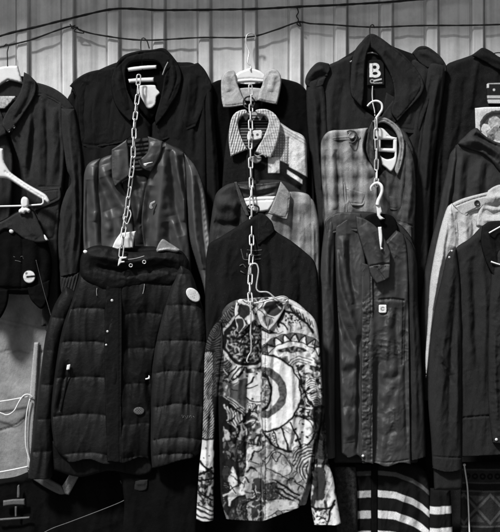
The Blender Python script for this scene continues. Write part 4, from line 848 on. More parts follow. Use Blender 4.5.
rf = piece(t, 'front_panel', [(260, 328, 1), (270, 318), (285, 302, 1), (297, 306.5), (308, 312), (316, 322), (319, 340), (321, 370), (322.5, 400), (321, 425), (315, 444), (310, 470), (306, 490), (299, 507, 1), (286, 512), (272, 517), (261, 521, 1), (260, 420)], 92.8, 4.4, 4, m,
      [('f', 3, 3, [(286, 326), (292, 400), (288, 480)]), ('f', 2.6, -3, [(302, 330), (306, 400), (300, 480)]), ('f', 2.6, -2.6, [(274, 340), (272, 420), (274, 500)]), ('f', 3, 2.6, [(313, 350), (315, 390), (310, 440)]), ('f', 2.6, -2.4, [(294, 430), (288, 470), (292, 506)]), ('crump', 1.2, 15, 1.6, 19), ('s', .8, -1, [(266, 330), (266, 518)])], tone=PR, res=.55)
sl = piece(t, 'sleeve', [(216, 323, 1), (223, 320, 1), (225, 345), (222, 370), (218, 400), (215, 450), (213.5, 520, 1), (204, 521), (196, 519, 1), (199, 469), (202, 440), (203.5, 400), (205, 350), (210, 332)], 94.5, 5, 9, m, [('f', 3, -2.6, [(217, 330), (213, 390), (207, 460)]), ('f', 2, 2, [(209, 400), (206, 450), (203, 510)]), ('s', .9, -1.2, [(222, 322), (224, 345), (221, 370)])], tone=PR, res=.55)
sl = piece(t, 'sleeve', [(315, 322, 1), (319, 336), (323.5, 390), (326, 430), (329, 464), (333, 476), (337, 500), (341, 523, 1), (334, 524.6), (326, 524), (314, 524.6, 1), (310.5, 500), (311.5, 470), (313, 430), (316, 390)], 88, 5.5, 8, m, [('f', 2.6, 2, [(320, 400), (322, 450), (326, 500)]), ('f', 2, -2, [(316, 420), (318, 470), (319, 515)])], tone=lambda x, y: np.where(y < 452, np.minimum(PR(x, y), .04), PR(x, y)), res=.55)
ct = Canvas(228, 290, 296, 340, .3)
ct.a[:] = .7
ct.poly([(240, 304), (248, 306), (250, 314), (244, 318), (238, 312)], .03); ct.poly([(237, 320), (242, 318), (244, 326), (239, 332)], .03)
for q in (((246, 320), (250, 326)), ((241, 315), (247, 324), (243, 330)), ((236, 300), (240, 310), (236, 318)), ((243, 300), (250, 305), (254, 314))): ct.line(q, 1.2)
ct.poly([(266, 303), (276, 300), (283, 304), (281, 312), (273, 316), (265, 311)], .04); ct.poly([(262, 316), (270, 316), (273, 322), (266, 327)], .2)
for q in (((258, 310), (264, 314), (266, 326)), ((268, 316), (274, 318)), ((264, 301), (262, 308)), ((284, 298), (288, 304)), ((270, 320), (268, 328)), ((276, 304), (280, 309))): ct.line(q, 1.1, BK if q[0][0] < 275 else .5)
CT = ct.sample()
piece(t, 'collar', [(236, 303, 1), (240, 299), (247, 301), (253, 309), (256, 319, 1), (247, 327), (239, 334.5, 1), (236, 324), (234.5, 312)], 98.5, 2.4, 2, m, [('f', 2, -1.6, [(238, 304), (246, 314), (250, 324)])], tone=CT, res=.5)
piece(t, 'collar', [(256, 312, 1), (263, 303), (274, 298), (285, 296.5, 1), (289, 302), (286, 306), (278, 320), (269, 331, 1), (261, 325)], 98.6, 2.4, 2, m, [('f', 2.4, -1.6, [(284, 299), (272, 310), (264, 322)])], tone=CT, res=.5)
piece(t, 'neck_lining', [(238, 302), (250, 300), (270, 297), (286, 298), (276, 312), (262, 326), (250, 318)], 94, 2, 2, m, [('crump', 1.4, 8, 1, 5)], tone=lambda x, y: np.where(fbm(x / 4, y / 4, 221) > -.1, .55, .03), res=.6)
for v in (345, 372, 402, 432, 462, 492): button(lf, 'button', 264.2, v, top(rf, 264.2, v) - .2, 1.0, M['button_dark'], .7)
h = thing('hanger', 'thin steel wire hanger of the black and white patterned shirt', 'hanger', 256, 264, 98, GROUP_H)
cord(h, 'hanger_body', [(248, 303.5, 104), (256, 303, 104), (268, 300, 104.6), (282, 296.4, 103), (288, 299, 101), (284, 302, 102), (276, 298.6, 104), (268, 292.4, 104.4), (259.6, 291.8, 104), (257, 289.8, 104)], .78, M['steel'], 1)
cord(h, 'hook', [(257, 290, 104), (256.4, 286, 104), (258.4, 272, 104), (257.6, 266, 103.4), (255.6, 263.6, 103), (252, 264, 102), (249.6, 267, 102), (248.4, 275, 102)], .78, M['steel'], 1)
# ================================================================ fourth column: dark trench coat
t = thing('coat', 'dark trench coat with huge folded collar and bold letter B label inside', 'coat', 372, 545, 20, GROUP_J)
m = M['coat']
piece(t, 'back_panel', [(308, 84), (330, 66), (352, 52), (372, 38), (392, 46), (414, 54), (440, 62), (442, 110), (436, 200), (434, 400), (436, 560, 1), (312, 560, 1), (316, 400), (314, 200)], 12, 3, 4, M['black_cotton'], [('drape', 2, 18, 140, 13)], res=2.5)
lf = piece(t, 'front_panel', [(312, 74), (329, 64.5, 1), (342, 59), (354, 54, 1), (352, 80), (360, 104), (376, 118, 1), (376, 300, 1), (322, 300, 1), (318, 200), (312, 120)], 22, 6, 6, m, [('f', 4, 2.4, [(334, 76), (330, 110), (330, 150)]), ('f', 3, -2.4, [(324, 80), (322, 120), (324, 160)]), ('f', 3, -2, [(344, 80), (340, 120), (340, 170)]), ('crump', 1, 18, 2, 5)], res=1.1)
rf = piece(t, 'front_panel', [(370, 118, 1), (392, 110), (412, 60, 1), (426, 58), (438, 64), (440, 100), (430, 150), (426, 210), (424, 320, 1), (372, 320, 1)], 23, 6, 6, m, [('f', 4, 2.4, [(424, 70), (418, 110), (412, 150)]), ('f', 3, -2.4, [(432, 72), (426, 110), (420, 170)]), ('f', 3, -2, [(404, 110), (400, 150), (402, 200)]), ('crump', 1, 18, 2, 15)], res=1.1)
sf = piece(t, 'storm_flap', [(386, 92, 1), (400, 98), (420, 88), (430, 96), (424, 118), (419, 134, 1), (404, 133), (396, 130, 1), (384, 112)], 30, 2, 2.5, m, [('s', .8, -.8, [(398, 128), (418, 131)]), ('f', 3, 2, [(412, 96), (408, 124)])], res=1)
ep = piece(t, 'epaulette', [(305, 82), (306.5, 75), (312, 67), (319, 62), (329, 63.5, 1), (330, 70), (326, 78), (322, 86), (312, 88), (307, 86)], 31, 1.5, 3, m, [('f', 3, 2, [(308, 80), (314, 72), (324, 68)]), ('f', 2, -2.4, [(310, 86), (318, 78), (328, 74)]), ('crump', 1, 8, 1, 2)], res=.8)
ep2 = piece(t, 'epaulette', [(412, 53, 1), (418, 47), (425.5, 46), (433, 50), (441, 57), (446.5, 66), (446, 72), (438, 70), (428, 68), (420, 63)], 30, 1.5, 3, m, [('f', 3, 2, [(418, 52), (430, 56), (442, 66)]), ('s', .7, -.8, [(419, 50), (427, 49), (440, 60)]), ('crump', 1, 8, 1, 3)], res=.8)
piece(t, 'sleeve', [(307, 80), (316, 78), (324, 86), (328, 120), (329, 170), (330, 230), (330, 300, 1), (318, 300, 1), (318, 220), (312, 170), (307, 120)], 27, 6, 9, m, [('f', 3, 3, [(314, 90), (316, 130), (320, 190)]), ('f', 2.4, -2.6, [(320, 90), (322, 140), (325, 200)]), ('f', 2.4, -2, [(310, 100), (312, 150), (318, 210)]), ('crump', .9, 12, 2.4, 4)], res=1)
piece(t, 'sleeve', [(428, 64), (440, 62), (446, 68), (443, 95), (437, 140), (432, 180), (430, 230), (428, 330, 1), (408, 330, 1), (410, 240), (414, 180), (420, 120)], 27, 6, 9, m, [('f', 3, 3, [(438, 76), (430, 120), (424, 190)]), ('f', 2.4, -2.6, [(432, 76), (424, 120), (418, 190)]), ('crump', .9, 12, 2.4, 14)], res=1)
piece(t, 'lining', [(352, 74), (358, 58), (368, 46), (376, 46), (388, 60), (396, 80), (396, 100), (384, 114), (366, 108), (354, 94)], 27, 2, 3, M['black_cotton'], [('crump', 1.6, 12, 1.4, 3), ('f', 3, 1.2, [(388, 64), (392, 90), (380, 110)])], res=1)
co = piece(t, 'collar', [(369, 34.5), (362, 41), (355, 50), (351.5, 62), (350.5, 76), (350, 88), (352, 97), (362, 108, 1), (364, 92), (364.5, 78), (365, 66), (367, 54), (370, 47, 1), (371.5, 40)], 33, 3.2, 3, m, [('f', 2.4, 1.4, [(364, 44), (356, 62), (354, 90)]), ('crump', .9, 9, 2, 4)], res=.8)
co2 = piece(t, 'collar', [(369, 34.5), (374, 34), (382, 38.5), (392, 46), (403, 54), (414, 66), (421, 76), (424.5, 86), (421.5, 95), (414, 104), (406, 112), (397.5, 122, 1), (391, 112), (394, 98), (393, 84), (388, 70), (380, 57), (371, 48, 1)], 34, 3.6, 3.6, m,
      [('f', 4, 1.8, [(378, 42), (396, 62), (408, 84), (402, 108)]), ('f', 3, -1.2, [(384, 52), (396, 74), (398, 96)]), ('f', 5, 1.2, [(410, 70), (418, 86), (410, 102)]), ('s', .7, -.8, [(376, 37), (392, 49), (412, 67), (421, 86), (408, 107), (397, 119)]), ('crump', 1, 12, 1.4, 5)], res=.8)
piece(t, 'lapel', [(393, 100, 1), (404, 108), (397, 122, 1), (384, 132, 1), (376, 128), (384, 112)], 31, 2.4, 2.4, m, [('f', 2.4, 1.0, [(396, 108), (386, 124)]), ('crump', .9, 9, 1.4, 5)], res=.8)
def blabel(x, y):
    u = x - 369.2; v = y - 63.0; r = np.full_like(x, .015)
    sk = .25 * np.sin(v * 1.3)
    stem = (np.abs(u - 1.7 - sk * .3) < 1.5) & (v > .4) & (v < 14.2)
    b1 = np.hypot((u - 5.8) / 4.4, (v - 4.0) / 4.0); b2 = np.hypot((u - 6.2) / 5.2, (v - 10.6) / 4.0)
    i1 = np.hypot((u - 5.4) / 2.0, (v - 4.2) / 1.8); i2 = np.hypot((u - 5.8) / 2.6, (v - 10.4) / 1.6)
    bl = ((b1 < 1) & (i1 > 1)) | ((b2 < 1) & (i2 > 1)); bl &= (u > 2.6) & ~((i1 < 1) | (i2 < 1))
    r = np.where(stem | bl, .85, r)
    r = np.where((np.abs(u - 3.5) < .32) & (v > 1.2) & (v < 9), .1, r)
    r = np.where((np.abs(v - 17.4 + .22 * (u - 6)) < .95 - .02 * u) & (u > 4.6) & (u < 12.4), .6, r)
    r = np.where((np.abs(np.hypot(u - 2.8, v - 18.2) - 1.7) < .45), .4, r)
    r = np.where((np.abs(v - 20.4 + .05 * u) < .45) & (u > 4) & (u < 13), .4, r)
    return r
piece(t, 'letter_label', [(367, 60, 1), (384, 59.6, 1), (384.5, 85, 1), (367, 85.6, 1)], 30.5, .7, .8, M['toned'], [('crump', .3, 10, 1, 3)], tone=blabel, res=.35)
h = thing('hanger', 'black wire hanger of the dark trench coat with the letter B label', 'hanger', 371, 25, 22, GROUP_H)
cord(h, 'hook', [(370.4, 53, 31), (370.2, 40, 24), (369.8, 31, 17), (370.4, 26, 15.6), (373, 24.6, 15), (374.6, 28, 14)], .6, M['wire'], 1)
cord(h, 'hanger_body', [(350, 62, 29), (362, 55.4, 30), (370.4, 52.6, 31), (380, 55, 30), (394, 64, 29)], .8, M['plastic_grey'], 1.5)
cord(h, 'lower_stem', [(372.6, 86, 31.6), (372.2, 94, 33), (372.8, 103, 36), (374.4, 110, 42), (375, 116, 47)], .55, M['steel'], 1.2)

# ---------------------------------------------------------------- washed plaid shirt
t = thing('shirt', 'washed grey plaid shirt with button tab and flap pockets in the fourth column', 'shirt', 370, 330, 42, GROUP_J)
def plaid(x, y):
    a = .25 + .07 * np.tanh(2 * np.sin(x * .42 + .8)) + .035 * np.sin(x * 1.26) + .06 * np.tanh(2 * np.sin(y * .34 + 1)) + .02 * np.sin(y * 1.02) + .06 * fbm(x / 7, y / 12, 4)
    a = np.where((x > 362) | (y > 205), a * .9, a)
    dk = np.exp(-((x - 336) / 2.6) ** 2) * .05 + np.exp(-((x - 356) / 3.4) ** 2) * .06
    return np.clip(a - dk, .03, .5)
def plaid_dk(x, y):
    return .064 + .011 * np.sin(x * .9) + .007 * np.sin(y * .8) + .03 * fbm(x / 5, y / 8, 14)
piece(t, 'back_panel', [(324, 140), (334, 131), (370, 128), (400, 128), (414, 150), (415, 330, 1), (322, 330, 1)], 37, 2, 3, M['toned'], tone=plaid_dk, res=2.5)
lf = piece(t, 'front_panel', [(320.6, 150), (321.6, 140), (327, 132.4), (334, 130, 1), (348, 129.6), (369, 127.4, 1), (366, 136), (364, 148), (368, 160), (376, 172), (378, 200), (378, 330, 1), (322, 330, 1), (324, 212), (321.6, 180)], 42, 5.5, 5, M['toned'],
      [('f', 3, 2.6, [(330, 140), (332, 170), (334, 210)]), ('f', 2, -2.2, [(336, 150), (338, 180), (339, 212)]), ('f', 2, 2, [(341, 178), (343, 200), (344, 214)]), ('f', 3.4, -2.4, [(354, 142), (358, 165), (366, 184)]), ('f', 3, 2.2, [(360, 140), (363, 160), (371, 178)]), ('f', 2, -1.6, [(326, 150), (327, 180), (329, 210)]), ('crump', 1.2, 10, 1.8, 5)], tone=plaid, res=.75)
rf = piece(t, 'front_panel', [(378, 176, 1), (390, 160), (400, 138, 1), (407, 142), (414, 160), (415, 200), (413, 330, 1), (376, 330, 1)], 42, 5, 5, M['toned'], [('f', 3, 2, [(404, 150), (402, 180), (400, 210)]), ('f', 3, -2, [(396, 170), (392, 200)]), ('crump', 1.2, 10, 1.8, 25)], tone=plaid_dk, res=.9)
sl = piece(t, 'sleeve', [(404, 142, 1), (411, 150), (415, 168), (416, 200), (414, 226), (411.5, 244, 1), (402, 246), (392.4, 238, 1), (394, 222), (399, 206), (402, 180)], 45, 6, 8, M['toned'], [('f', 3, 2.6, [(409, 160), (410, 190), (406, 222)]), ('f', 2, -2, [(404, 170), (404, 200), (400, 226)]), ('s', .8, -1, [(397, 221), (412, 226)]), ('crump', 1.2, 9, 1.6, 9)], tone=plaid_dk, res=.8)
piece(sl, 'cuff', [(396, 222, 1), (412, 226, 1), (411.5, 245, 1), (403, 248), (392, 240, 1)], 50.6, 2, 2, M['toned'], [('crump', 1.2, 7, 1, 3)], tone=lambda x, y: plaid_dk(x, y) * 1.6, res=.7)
pf = piece(lf, 'pocket_flap', [(346, 187, 1), (356, 190.6), (368, 193.4, 1), (366.6, 200), (364, 205), (358, 206.6), (352, 206, 1), (348.4, 199)], 47, 1.8, 1.6, M['toned'], [('s', .6, -.7, [(348, 190), (351, 203), (362, 204), (365.6, 195)]), ('crump', .8, 7, 1, 3)], tone=plaid, res=.6)
piece(lf, 'placket_fold', [(342, 181, 1), (345, 182), (346.6, 196), (348, 214, 1), (344, 214, 1), (343, 198)], 46.6, 1.4, 1.3, M['toned'], tone=plaid, res=.7)
piece(rf, 'pocket_flap', [(389, 196, 1), (402.6, 198, 1), (401.6, 208), (396, 211), (390, 210, 1)], 47, 1.6, 1.4, M['toned'], [('s', .6, -.6, [(390.4, 207.6), (396, 208.6), (400.6, 206)])], tone=plaid_dk, res=.7)
tb = piece(lf, 'shoulder_tab', [(331.5, 138.6), (333, 137, 1), (346, 135.4), (359, 135.6), (361, 138), (357.6, 140.6), (346, 140.4), (333, 141.4, 1)], 47.4, 1.6, 1.4, M['toned'], [('s', .6, -.5, [(334, 139.2), (357, 138)])], tone=plaid, res=.6)
button(tb, 'button', 351.6, 135.4, top(tb, 351.6, 137) , 3.4, M['plastic_grey'], 1.3)
cord(tb, 'strap_loop', [(347, 132, 49.5), (350, 130.6, 50.2), (355, 132, 50.4), (357, 137, 50.4), (354, 142, 50.2), (349, 142.6, 49.4)], .8, M['canvas'], 1)
# collar as a horseshoe around the neck opening
piece(t, 'neck_lining', [(372, 128), (380, 120), (392, 124), (401, 136), (401, 156), (394, 172), (384, 178), (374, 168), (370, 148)], 45, 1.6, 2, M['black_cotton'], [('crump', 1, 9, 1, 3)], res=.9)
piece(t, 'collar', [(372, 121, 1), (382, 117), (392, 121), (401, 130), (404.6, 144), (403, 160), (400, 170), (397.6, 176, 1), (394.6, 170), (397, 160), (399, 148), (397, 136), (391, 127), (383, 122.4), (375, 125, 1)], 50, 2.8, 2.4, M['toned'], [('crump', .9, 8, 1.4, 4), ('s', .6, -.7, [(376, 121.6), (384, 119.8), (393, 124.6), (400, 133), (402, 148), (399, 168)])], tone=lambda x, y: .27 + .06 * fbm(x / 3, y / 4, 4), res=.6)
piece(t, 'collar', [(372, 121, 1), (369, 128), (367, 138), (366, 150), (370, 162), (377, 173, 1), (379, 166), (375, 154), (374, 140), (374.6, 128, 1)], 50, 2.4, 2.2, M['toned'], [('crump', .9, 8, 1.4, 7), ('f', 2, -1.4, [(371, 130), (369.6, 150), (375, 166)])], tone=lambda x, y: .05 + .03 * fbm(x / 3, y / 4, 14), res=.6)
h = thing('hanger', 'white plastic hanger with square slots in the neck of the washed plaid shirt', 'hanger', 375, 101, 54, GROUP_H)
wp = M['plastic_white']
piece(h, 'hanger_body', [(375.6, 122.6, 1), (377.4, 127), (383, 128.4), (387, 132), (391, 136), (397, 137.6, 1), (397.2, 140, 1), (378, 139.6, 1), (375.4, 136)], 49, 2.4, 2, wp, [('s', .7, -.6, [(387, 136), (392, 137.6)])], res=.6)
piece(h, 'hanger_rib', [(378, 139, 1), (381, 139, 1), (380.8, 148, 1), (392.8, 148.2, 1), (393, 139, 1), (397.2, 139, 1), (397, 158), (395, 166), (391, 171.6), (386, 168), (382, 165, 1), (380.6, 157.4), (380.4, 155.6, 1), (383, 157.6), (387.4, 159.2), (393.6, 157.4), (394.4, 152.6, 1), (380.6, 151.6, 1), (378.6, 151.6, 1)], 49, 2.2, 1.6, wp, res=.55)
cord(h, 'hook', [(375.8, 124, 52), (376.2, 118.5, 53), (379.5, 113.5, 54), (382, 109, 54), (381.6, 104, 54), (378.2, 101.2, 54), (374, 101, 53), (370, 103.2, 52), (367.4, 106.2, 51)], [1.4, 1.3, 1.2, 1.1, .9], M['plastic_white'], 1)

# ---------------------------------------------------------------- canvas work jacket
t = thing('work_jacket', 'grey canvas work jacket with small square white patch on chest pocket', 'jacket', 372, 466, 62, GROUP_J)
m = M['canvas']
piece(t, 'back_panel', [(326, 222), (350, 212), (380, 214), (404, 228), (416, 250), (418, 463, 1), (334, 463, 1), (330, 300)], 56, 2, 3, M['dark_cotton'], res=2.5)
rf = piece(t, 'front_panel', [(368, 262, 1), (378, 250), (396, 230, 1), (404, 236), (408, 262), (409, 320), (410, 400), (411, 464, 1), (400, 462), (386, 466), (374, 462), (362, 463, 1), (362, 400), (363, 320)], 63, 5.5, 5, m,
      [('s', 1.0, -1.8, [(379, 299.5), (392, 298.6), (403, 300)]), ('f', 2.4, 0.6, [(379, 302), (392, 301.4), (402, 302.6)]), ('s', .8, -1, [(403, 300), (402.6, 330), (402, 364)]), ('f', 4.5, -5.0, [(379, 345), (377, 390), (376, 462)]), ('f', 4, 3.0, [(371, 300), (370, 370), (370, 440)]),
       ('f', 5, 1.7, [(380, 363), (388, 370), (397, 369)]), ('f', 3, -1.3, [(383, 376), (391, 379), (400, 373)]), ('f', 6, 1.5, [(384, 388), (392, 396), (400, 410)]), ('f', 3, -1.1, [(396, 384), (390, 402), (384, 412)]), ('f', 4, 1.1, [(384, 424), (393, 421), (402, 428)]), ('f', 3, -1.0, [(386, 433), (396, 430)]), ('f', 4, 1.2, [(388, 440), (396, 446), (404, 442)]),
       ('f', 4, 2.6, [(390, 308), (387, 335), (386, 360)]), ('f', 3, -2.4, [(396, 308), (396, 340), (400, 366)]), ('f', 2.4, -3.0, [(406, 300), (405, 370), (407, 450)]), ('crump', 1.5, 8, .8, 6), ('pucker', 1.6, 4, 6, [(366, 340), (366, 460)], 5), ('s', .8, -.9, [(365, 459), (385, 462), (408, 459)])], res=.8)
lf = piece(t, 'front_panel', [(334, 226, 1), (350, 216), (360, 215, 1), (362, 240), (366, 262), (365, 330), (364, 400), (363, 463, 1), (357, 455), (348, 457), (341, 453, 1), (340, 400), (339, 340), (336, 280)], 64, 6, 4, m,
      [('f', 4, 5.0, [(336, 250), (339, 280), (348, 312), (358, 338)]), ('f', 3.4, -5.0, [(332, 270), (337, 304), (347, 334), (358, 354)]), ('f', 3, 3.4, [(342, 236), (344, 268), (352, 304)]), ('f', 3, -3.4, [(349, 234), (350, 270), (356, 308)]),
       ('f', 4, 1.5, [(338, 330), (345, 346), (356, 355)]), ('f', 5, 2.0, [(338, 357), (345, 363), (357, 360)]), ('f', 3.4, -1.5, [(340, 370), (348, 373), (357, 366)]), ('f', 6, 1.8, [(339, 380), (347, 392), (356, 396)]), ('f', 3, -1.2, [(344, 404), (352, 407), (357, 402)]), ('f', 6, 3.6, [(342, 408), (347, 424), (350, 442)]), ('f', 3, -1.2, [(340, 434), (347, 440), (354, 436)]),
       ('f', 2.2, -5.5, [(359, 335), (358.4, 390), (357, 460)]), ('f', 2, -3.0, [(337, 330), (339, 390), (341, 450)]), ('crump', 1.0, 11, 1.4, 16)], res=.75)
pk = piece(t, 'placket', [(361, 262, 1), (372, 266, 1), (373.6, 320), (373, 400), (373.4, 464, 1), (361.6, 461, 1), (361, 400), (361.6, 330)], 70, 1.8, 1.8, m, [('pucker', 2.2, 3.4, 8, [(367, 300), (367, 460)], 7), ('s', .7, -.9, [(370.6, 268), (371, 460)]), ('crump', 1.8, 7, 1, 4)], res=.65)
sl = piece(t, 'sleeve', [(325, 222, 1), (330, 217), (336, 222), (335, 250), (334, 290), (335, 340), (335, 400), (335.5, 457, 1), (329, 458), (320.6, 457, 1), (320, 400), (319.6, 320), (321, 260)], 64, 6.5, 8, m, [('f', 3.2, 1.8, [(328, 230), (328, 270), (334, 310)]), ('f', 2.8, -1.8, [(332, 240), (331, 290), (335, 330)]), ('f', 3.0, 1.4, [(329, 330), (329, 390), (331, 450)]), ('f', 2.5, -1.1, [(325, 300), (325, 370), (326, 450)]), ('crump', 1, 10, 2.2, 26)], res=.85)
sl2 = piece(t, 'sleeve', [(403, 234, 1), (412, 244), (417, 262), (418, 300), (421, 350), (424, 400), (426, 456, 1), (409, 461, 1), (408, 400), (407, 330), (405, 280)], 60, 6.5, 9, mat('canvas_dark', .024, .65, .3, 16, .5, .35, 500, weave=260, wear=.5), [('f', 3.8, 1.8, [(411, 250), (412, 310), (415, 370)]), ('f', 3.2, -1.7, [(414, 300), (417, 360), (419, 430)]), ('f', 2.5, -1.4, [(408, 330), (411, 390), (413, 440)]), ('crump', 1, 11, 2.2, 36)], res=1)
yk = piece(t, 'yoke', [(325, 221, 1), (330, 216.4), (338, 213), (350, 212), (361, 213.6, 1), (362, 224), (358, 232), (352, 231), (340, 232), (327, 236, 1)], 69.4, 1.4, 2.4, m, [('f', 3.8, 0.7, [(332, 222), (346, 218), (360, 220)]), ('s', .7, -.8, [(328, 233), (342, 229), (357, 229)]), ('crump', 1, 9, 1, 4)], res=.8)
cl2 = piece(t, 'collar_flap', [(355.6, 216, 1), (363, 218), (373, 224), (381, 232), (386, 241), (390.6, 252, 1), (390.4, 266), (389.6, 278, 1), (383, 281.6), (376.6, 284, 1), (370.6, 275), (366.4, 260), (361, 244), (357, 230)], 75, 4, 4, m, [('f', 3.8, 2.1, [(364, 224), (374, 242), (381, 264)]), ('f', 3.0, -1.7, [(374, 232), (382, 250), (386, 270)]), ('s', .8, -1.2, [(370, 266), (380, 264), (389.6, 264)]), ('s', .8, -1.6, [(376, 267), (380, 273), (384, 279)]), ('crump', 1.2, 8, 1.2, 5)], res=.7)
for (u, v) in ((374, 266.5), (377.5, 266), (381, 267.4), (385, 266.4)): button(cl2, 'snap', u, v, top(cl2, u, v) - .3, .9, M['button_dark'], .8, False)
def sq(x, y):
    q = np.hypot(x - 382.6, y - 308.8)
    return np.where((np.abs(q - 1.5) < .75) & ~((x > 383) & (np.abs(y - 308.8) < .5)), .3, .86)
piece(rf, 'square_patch', [(378.8, 305.4), (379.6, 304.8), (386, 304.8), (386.6, 305.4), (386.6, 312), (385.4, 313), (379.8, 313), (378.8, 312)], top(rf, 382.6, 309) + .5, .6, 1, M['toned'], tone=sq, res=.4)
button(lf, 'snap', 363, 456, 72.6, 1.4, M['button_white'], .9, False)
piece(t, 'neck_lining', [(362, 222), (372, 214), (392, 216), (398, 230), (392, 256), (380, 262), (366, 250)], 62, 1.6, 2, M['black_deep'], res=1.2)
h = thing('hanger', 'white plastic hanger with curled hook holding the canvas work jacket', 'hanger', 376, 186, 70, GROUP_H)
cord(h, 'hook', [(371.4, 191, 66), (371, 187.5, 67), (374, 184, 68), (378, 183, 69), (381.4, 186, 70), (382, 191, 70), (380.4, 196, 70), (378.4, 200.5, 70), (377.6, 205, 69.6)], [1.0, 1.3, 1.5, 1.7, 1.6, 1.9, 2.1], M['plastic_white'], .8)
piece(h, 'hanger_body', [(375.4, 203, 1), (380, 202.4, 1), (382.4, 212, 1), (380.6, 215), (384.6, 218.6, 1), (380, 220), (377, 216, 1)], 68, 1.8, 1.5, M['plastic_white'], res=.6)
piece(h, 'hanger_arm', [(377.8, 227, 1), (381.6, 226.6, 1), (382.6, 238), (381.6, 247, 1), (383.4, 249), (380.4, 250, 1), (379, 240)], 79.2, 1.5, 1.2, M['plastic_white'], res=.6)

# ================================================================ far right column
t = thing('coat', 'plain black wool coat with a small tin badge, at the top right corner', 'coat', 480, 545, 20, GROUP_J)
m = M['black_wool']
b13 = piece(t, 'body', [(447, 64.5), (454, 61), (463, 58), (472, 54.6), (478, 50.4), (482.5, 48.6), (489, 51.4), (497, 56.4), (506, 58), (540, 66), (560, 120), (560, 560, 1), (424, 560, 1), (424, 320), (427, 240), (432, 170), (436, 115), (440, 78)], 14, 8, 8, m,
      [('f', 4, 2.4, [(456, 74), (450, 110), (448, 160)]), ('f', 3, -2.4, [(464, 78), (462, 110), (456, 150)]), ('f', 3, -2, [(448, 90), (444, 130), (440, 200)]), ('f', 3, 2, [(476, 62), (472, 84), (470, 110)]), ('f', 3, 2, [(440, 140), (436, 200), (433, 260)]), ('crump', 1.0, 20, 2, 5), ('drape', 1, 14, 80, 6)], res=1.3)
piece(t, 'collar', [(472, 56, 1), (478, 50.4), (483, 47.6), (491, 51), (500, 57), (515, 60, 1), (512, 72), (498, 70), (484, 62)], 24, 2.6, 2.6, m, [('f', 2.6, 1.6, [(478, 54), (490, 58), (504, 64)]), ('crump', .8, 9, 1, 3)], res=1)
def tin(x, y):
    r = np.full_like(x, .02); r = np.where((y > 95.6) & (y < 98.4), .5, r); r = np.where((y > 99.8) & (y < 103.4), .62, r)
    r = np.where(np.hypot(x - 493.6, y - 90) < 1.2, .6, r); r = np.where((x < 488.6) & (y < 88), .6, r); return np.where((y < 84.2), .3, r)
piece(t, 'tin_badge', [(486.4, 84.4), (488, 83, 1), (510, 82.4, 1), (510, 105, 1), (489, 104.6), (487.2, 101)], 24.5, 2.2, 2, M['toned'], tone=tin, res=.5)
h = thing('hanger', 'dark wire hanger hook on the black wool coat at top right', 'hanger', 505, 50, 20, GROUP_H)
cord(h, 'hook', [(510, 60, 20), (506, 54, 20), (498, 52.6, 20), (492, 54, 19), (489, 56, 18)], .6, M['wire'], 1)

def prt(x, y):
    x = x + .7 * perlin(x / 3, y / 3, 41); y = y + .7 * perlin(x / 3, y / 3, 42)
    r = np.where(fbm(x / 12, y / 12, 3) > .3, .66, .74)
    d = np.hypot(x - 496, y - 127); r = np.where((d < 16.5) & (y < 136), .035 + .04 * (np.sin(d * 1.3) > .3), r)
    r = np.where(np.hypot(x - 494.5, (y - 122.5) * 1.1) < 6.6, .42 + .22 * fbm(x / 3, y / 3, 5), r)
    for (u, v, q, a) in ((485.5, 128.5, 4.6, .72), (484.5, 134, 3.6, .6), (490, 133, 4, .3), (496, 131, 4.4, .22), (499, 136, 5, .4), (491, 138, 4, .16)):
        r = np.where(np.hypot(x - u, y - v) < q, a + .14 * fbm(x / 2, y / 2, 6), r)
    r = np.where(np.abs((y - 128) + .9 * (x - 492)) < .8, np.where((x > 487) & (x < 498), .6, r), r)
    return np.clip(r, .02, .8)
pt = piece(None, 'printed_square', [(474.8, 108, 1), (485, 107, 1), (520, 106.6, 1), (520, 152, 1), (476, 152, 1)], 33, 1.2, 1, M['toned'], [('f', 4, .8, [(478, 112), (490, 109), (512, 110)])], tone=prt, res=.45)
own(pt, 'white square print with a dark round picture, tucked behind the puffy collar at far right', 'print')

t = thing('jacket', 'dark bomber jacket with thick puffy collar at the right edge', 'jacket', 480, 330, 42, GROUP_J)
m = M['bomber']
b14 = piece(t, 'body', [(455, 146, 1), (462, 141), (472, 136), (488, 142), (500, 146), (540, 146), (560, 180), (560, 330, 1), (448, 330, 1), (446, 260), (448, 200), (452, 165)], 42, 7, 7, m, [('f', 4, 3, [(462, 152), (458, 180), (456, 230)]), ('f', 3, -2.6, [(468, 156), (466, 185), (464, 230)]), ('f', 4, 2, [(480, 160), (476, 190), (474, 220)]), ('f', 3, -2, [(486, 164), (484, 190), (480, 220)]), ('crump', 1, 15, 2, 5)], res=1)
sl = piece(t, 'sleeve', [(456, 146, 1), (450, 154), (446.5, 172), (442, 192), (438, 214), (431, 242), (424, 276), (420, 310), (420, 400, 1), (440, 400, 1), (446, 300), (452, 220), (460, 170)], 44, 7, 9, m, [('f', 3, 3.4, [(453, 158), (448, 190), (440, 230), (432, 280)]), ('f', 2.4, -3, [(457, 160), (452, 200), (446, 240)]), ('f', 2.4, -2.6, [(448, 166), (443, 200), (434, 244)]), ('crump', .9, 12, 2.2, 15)], res=1)
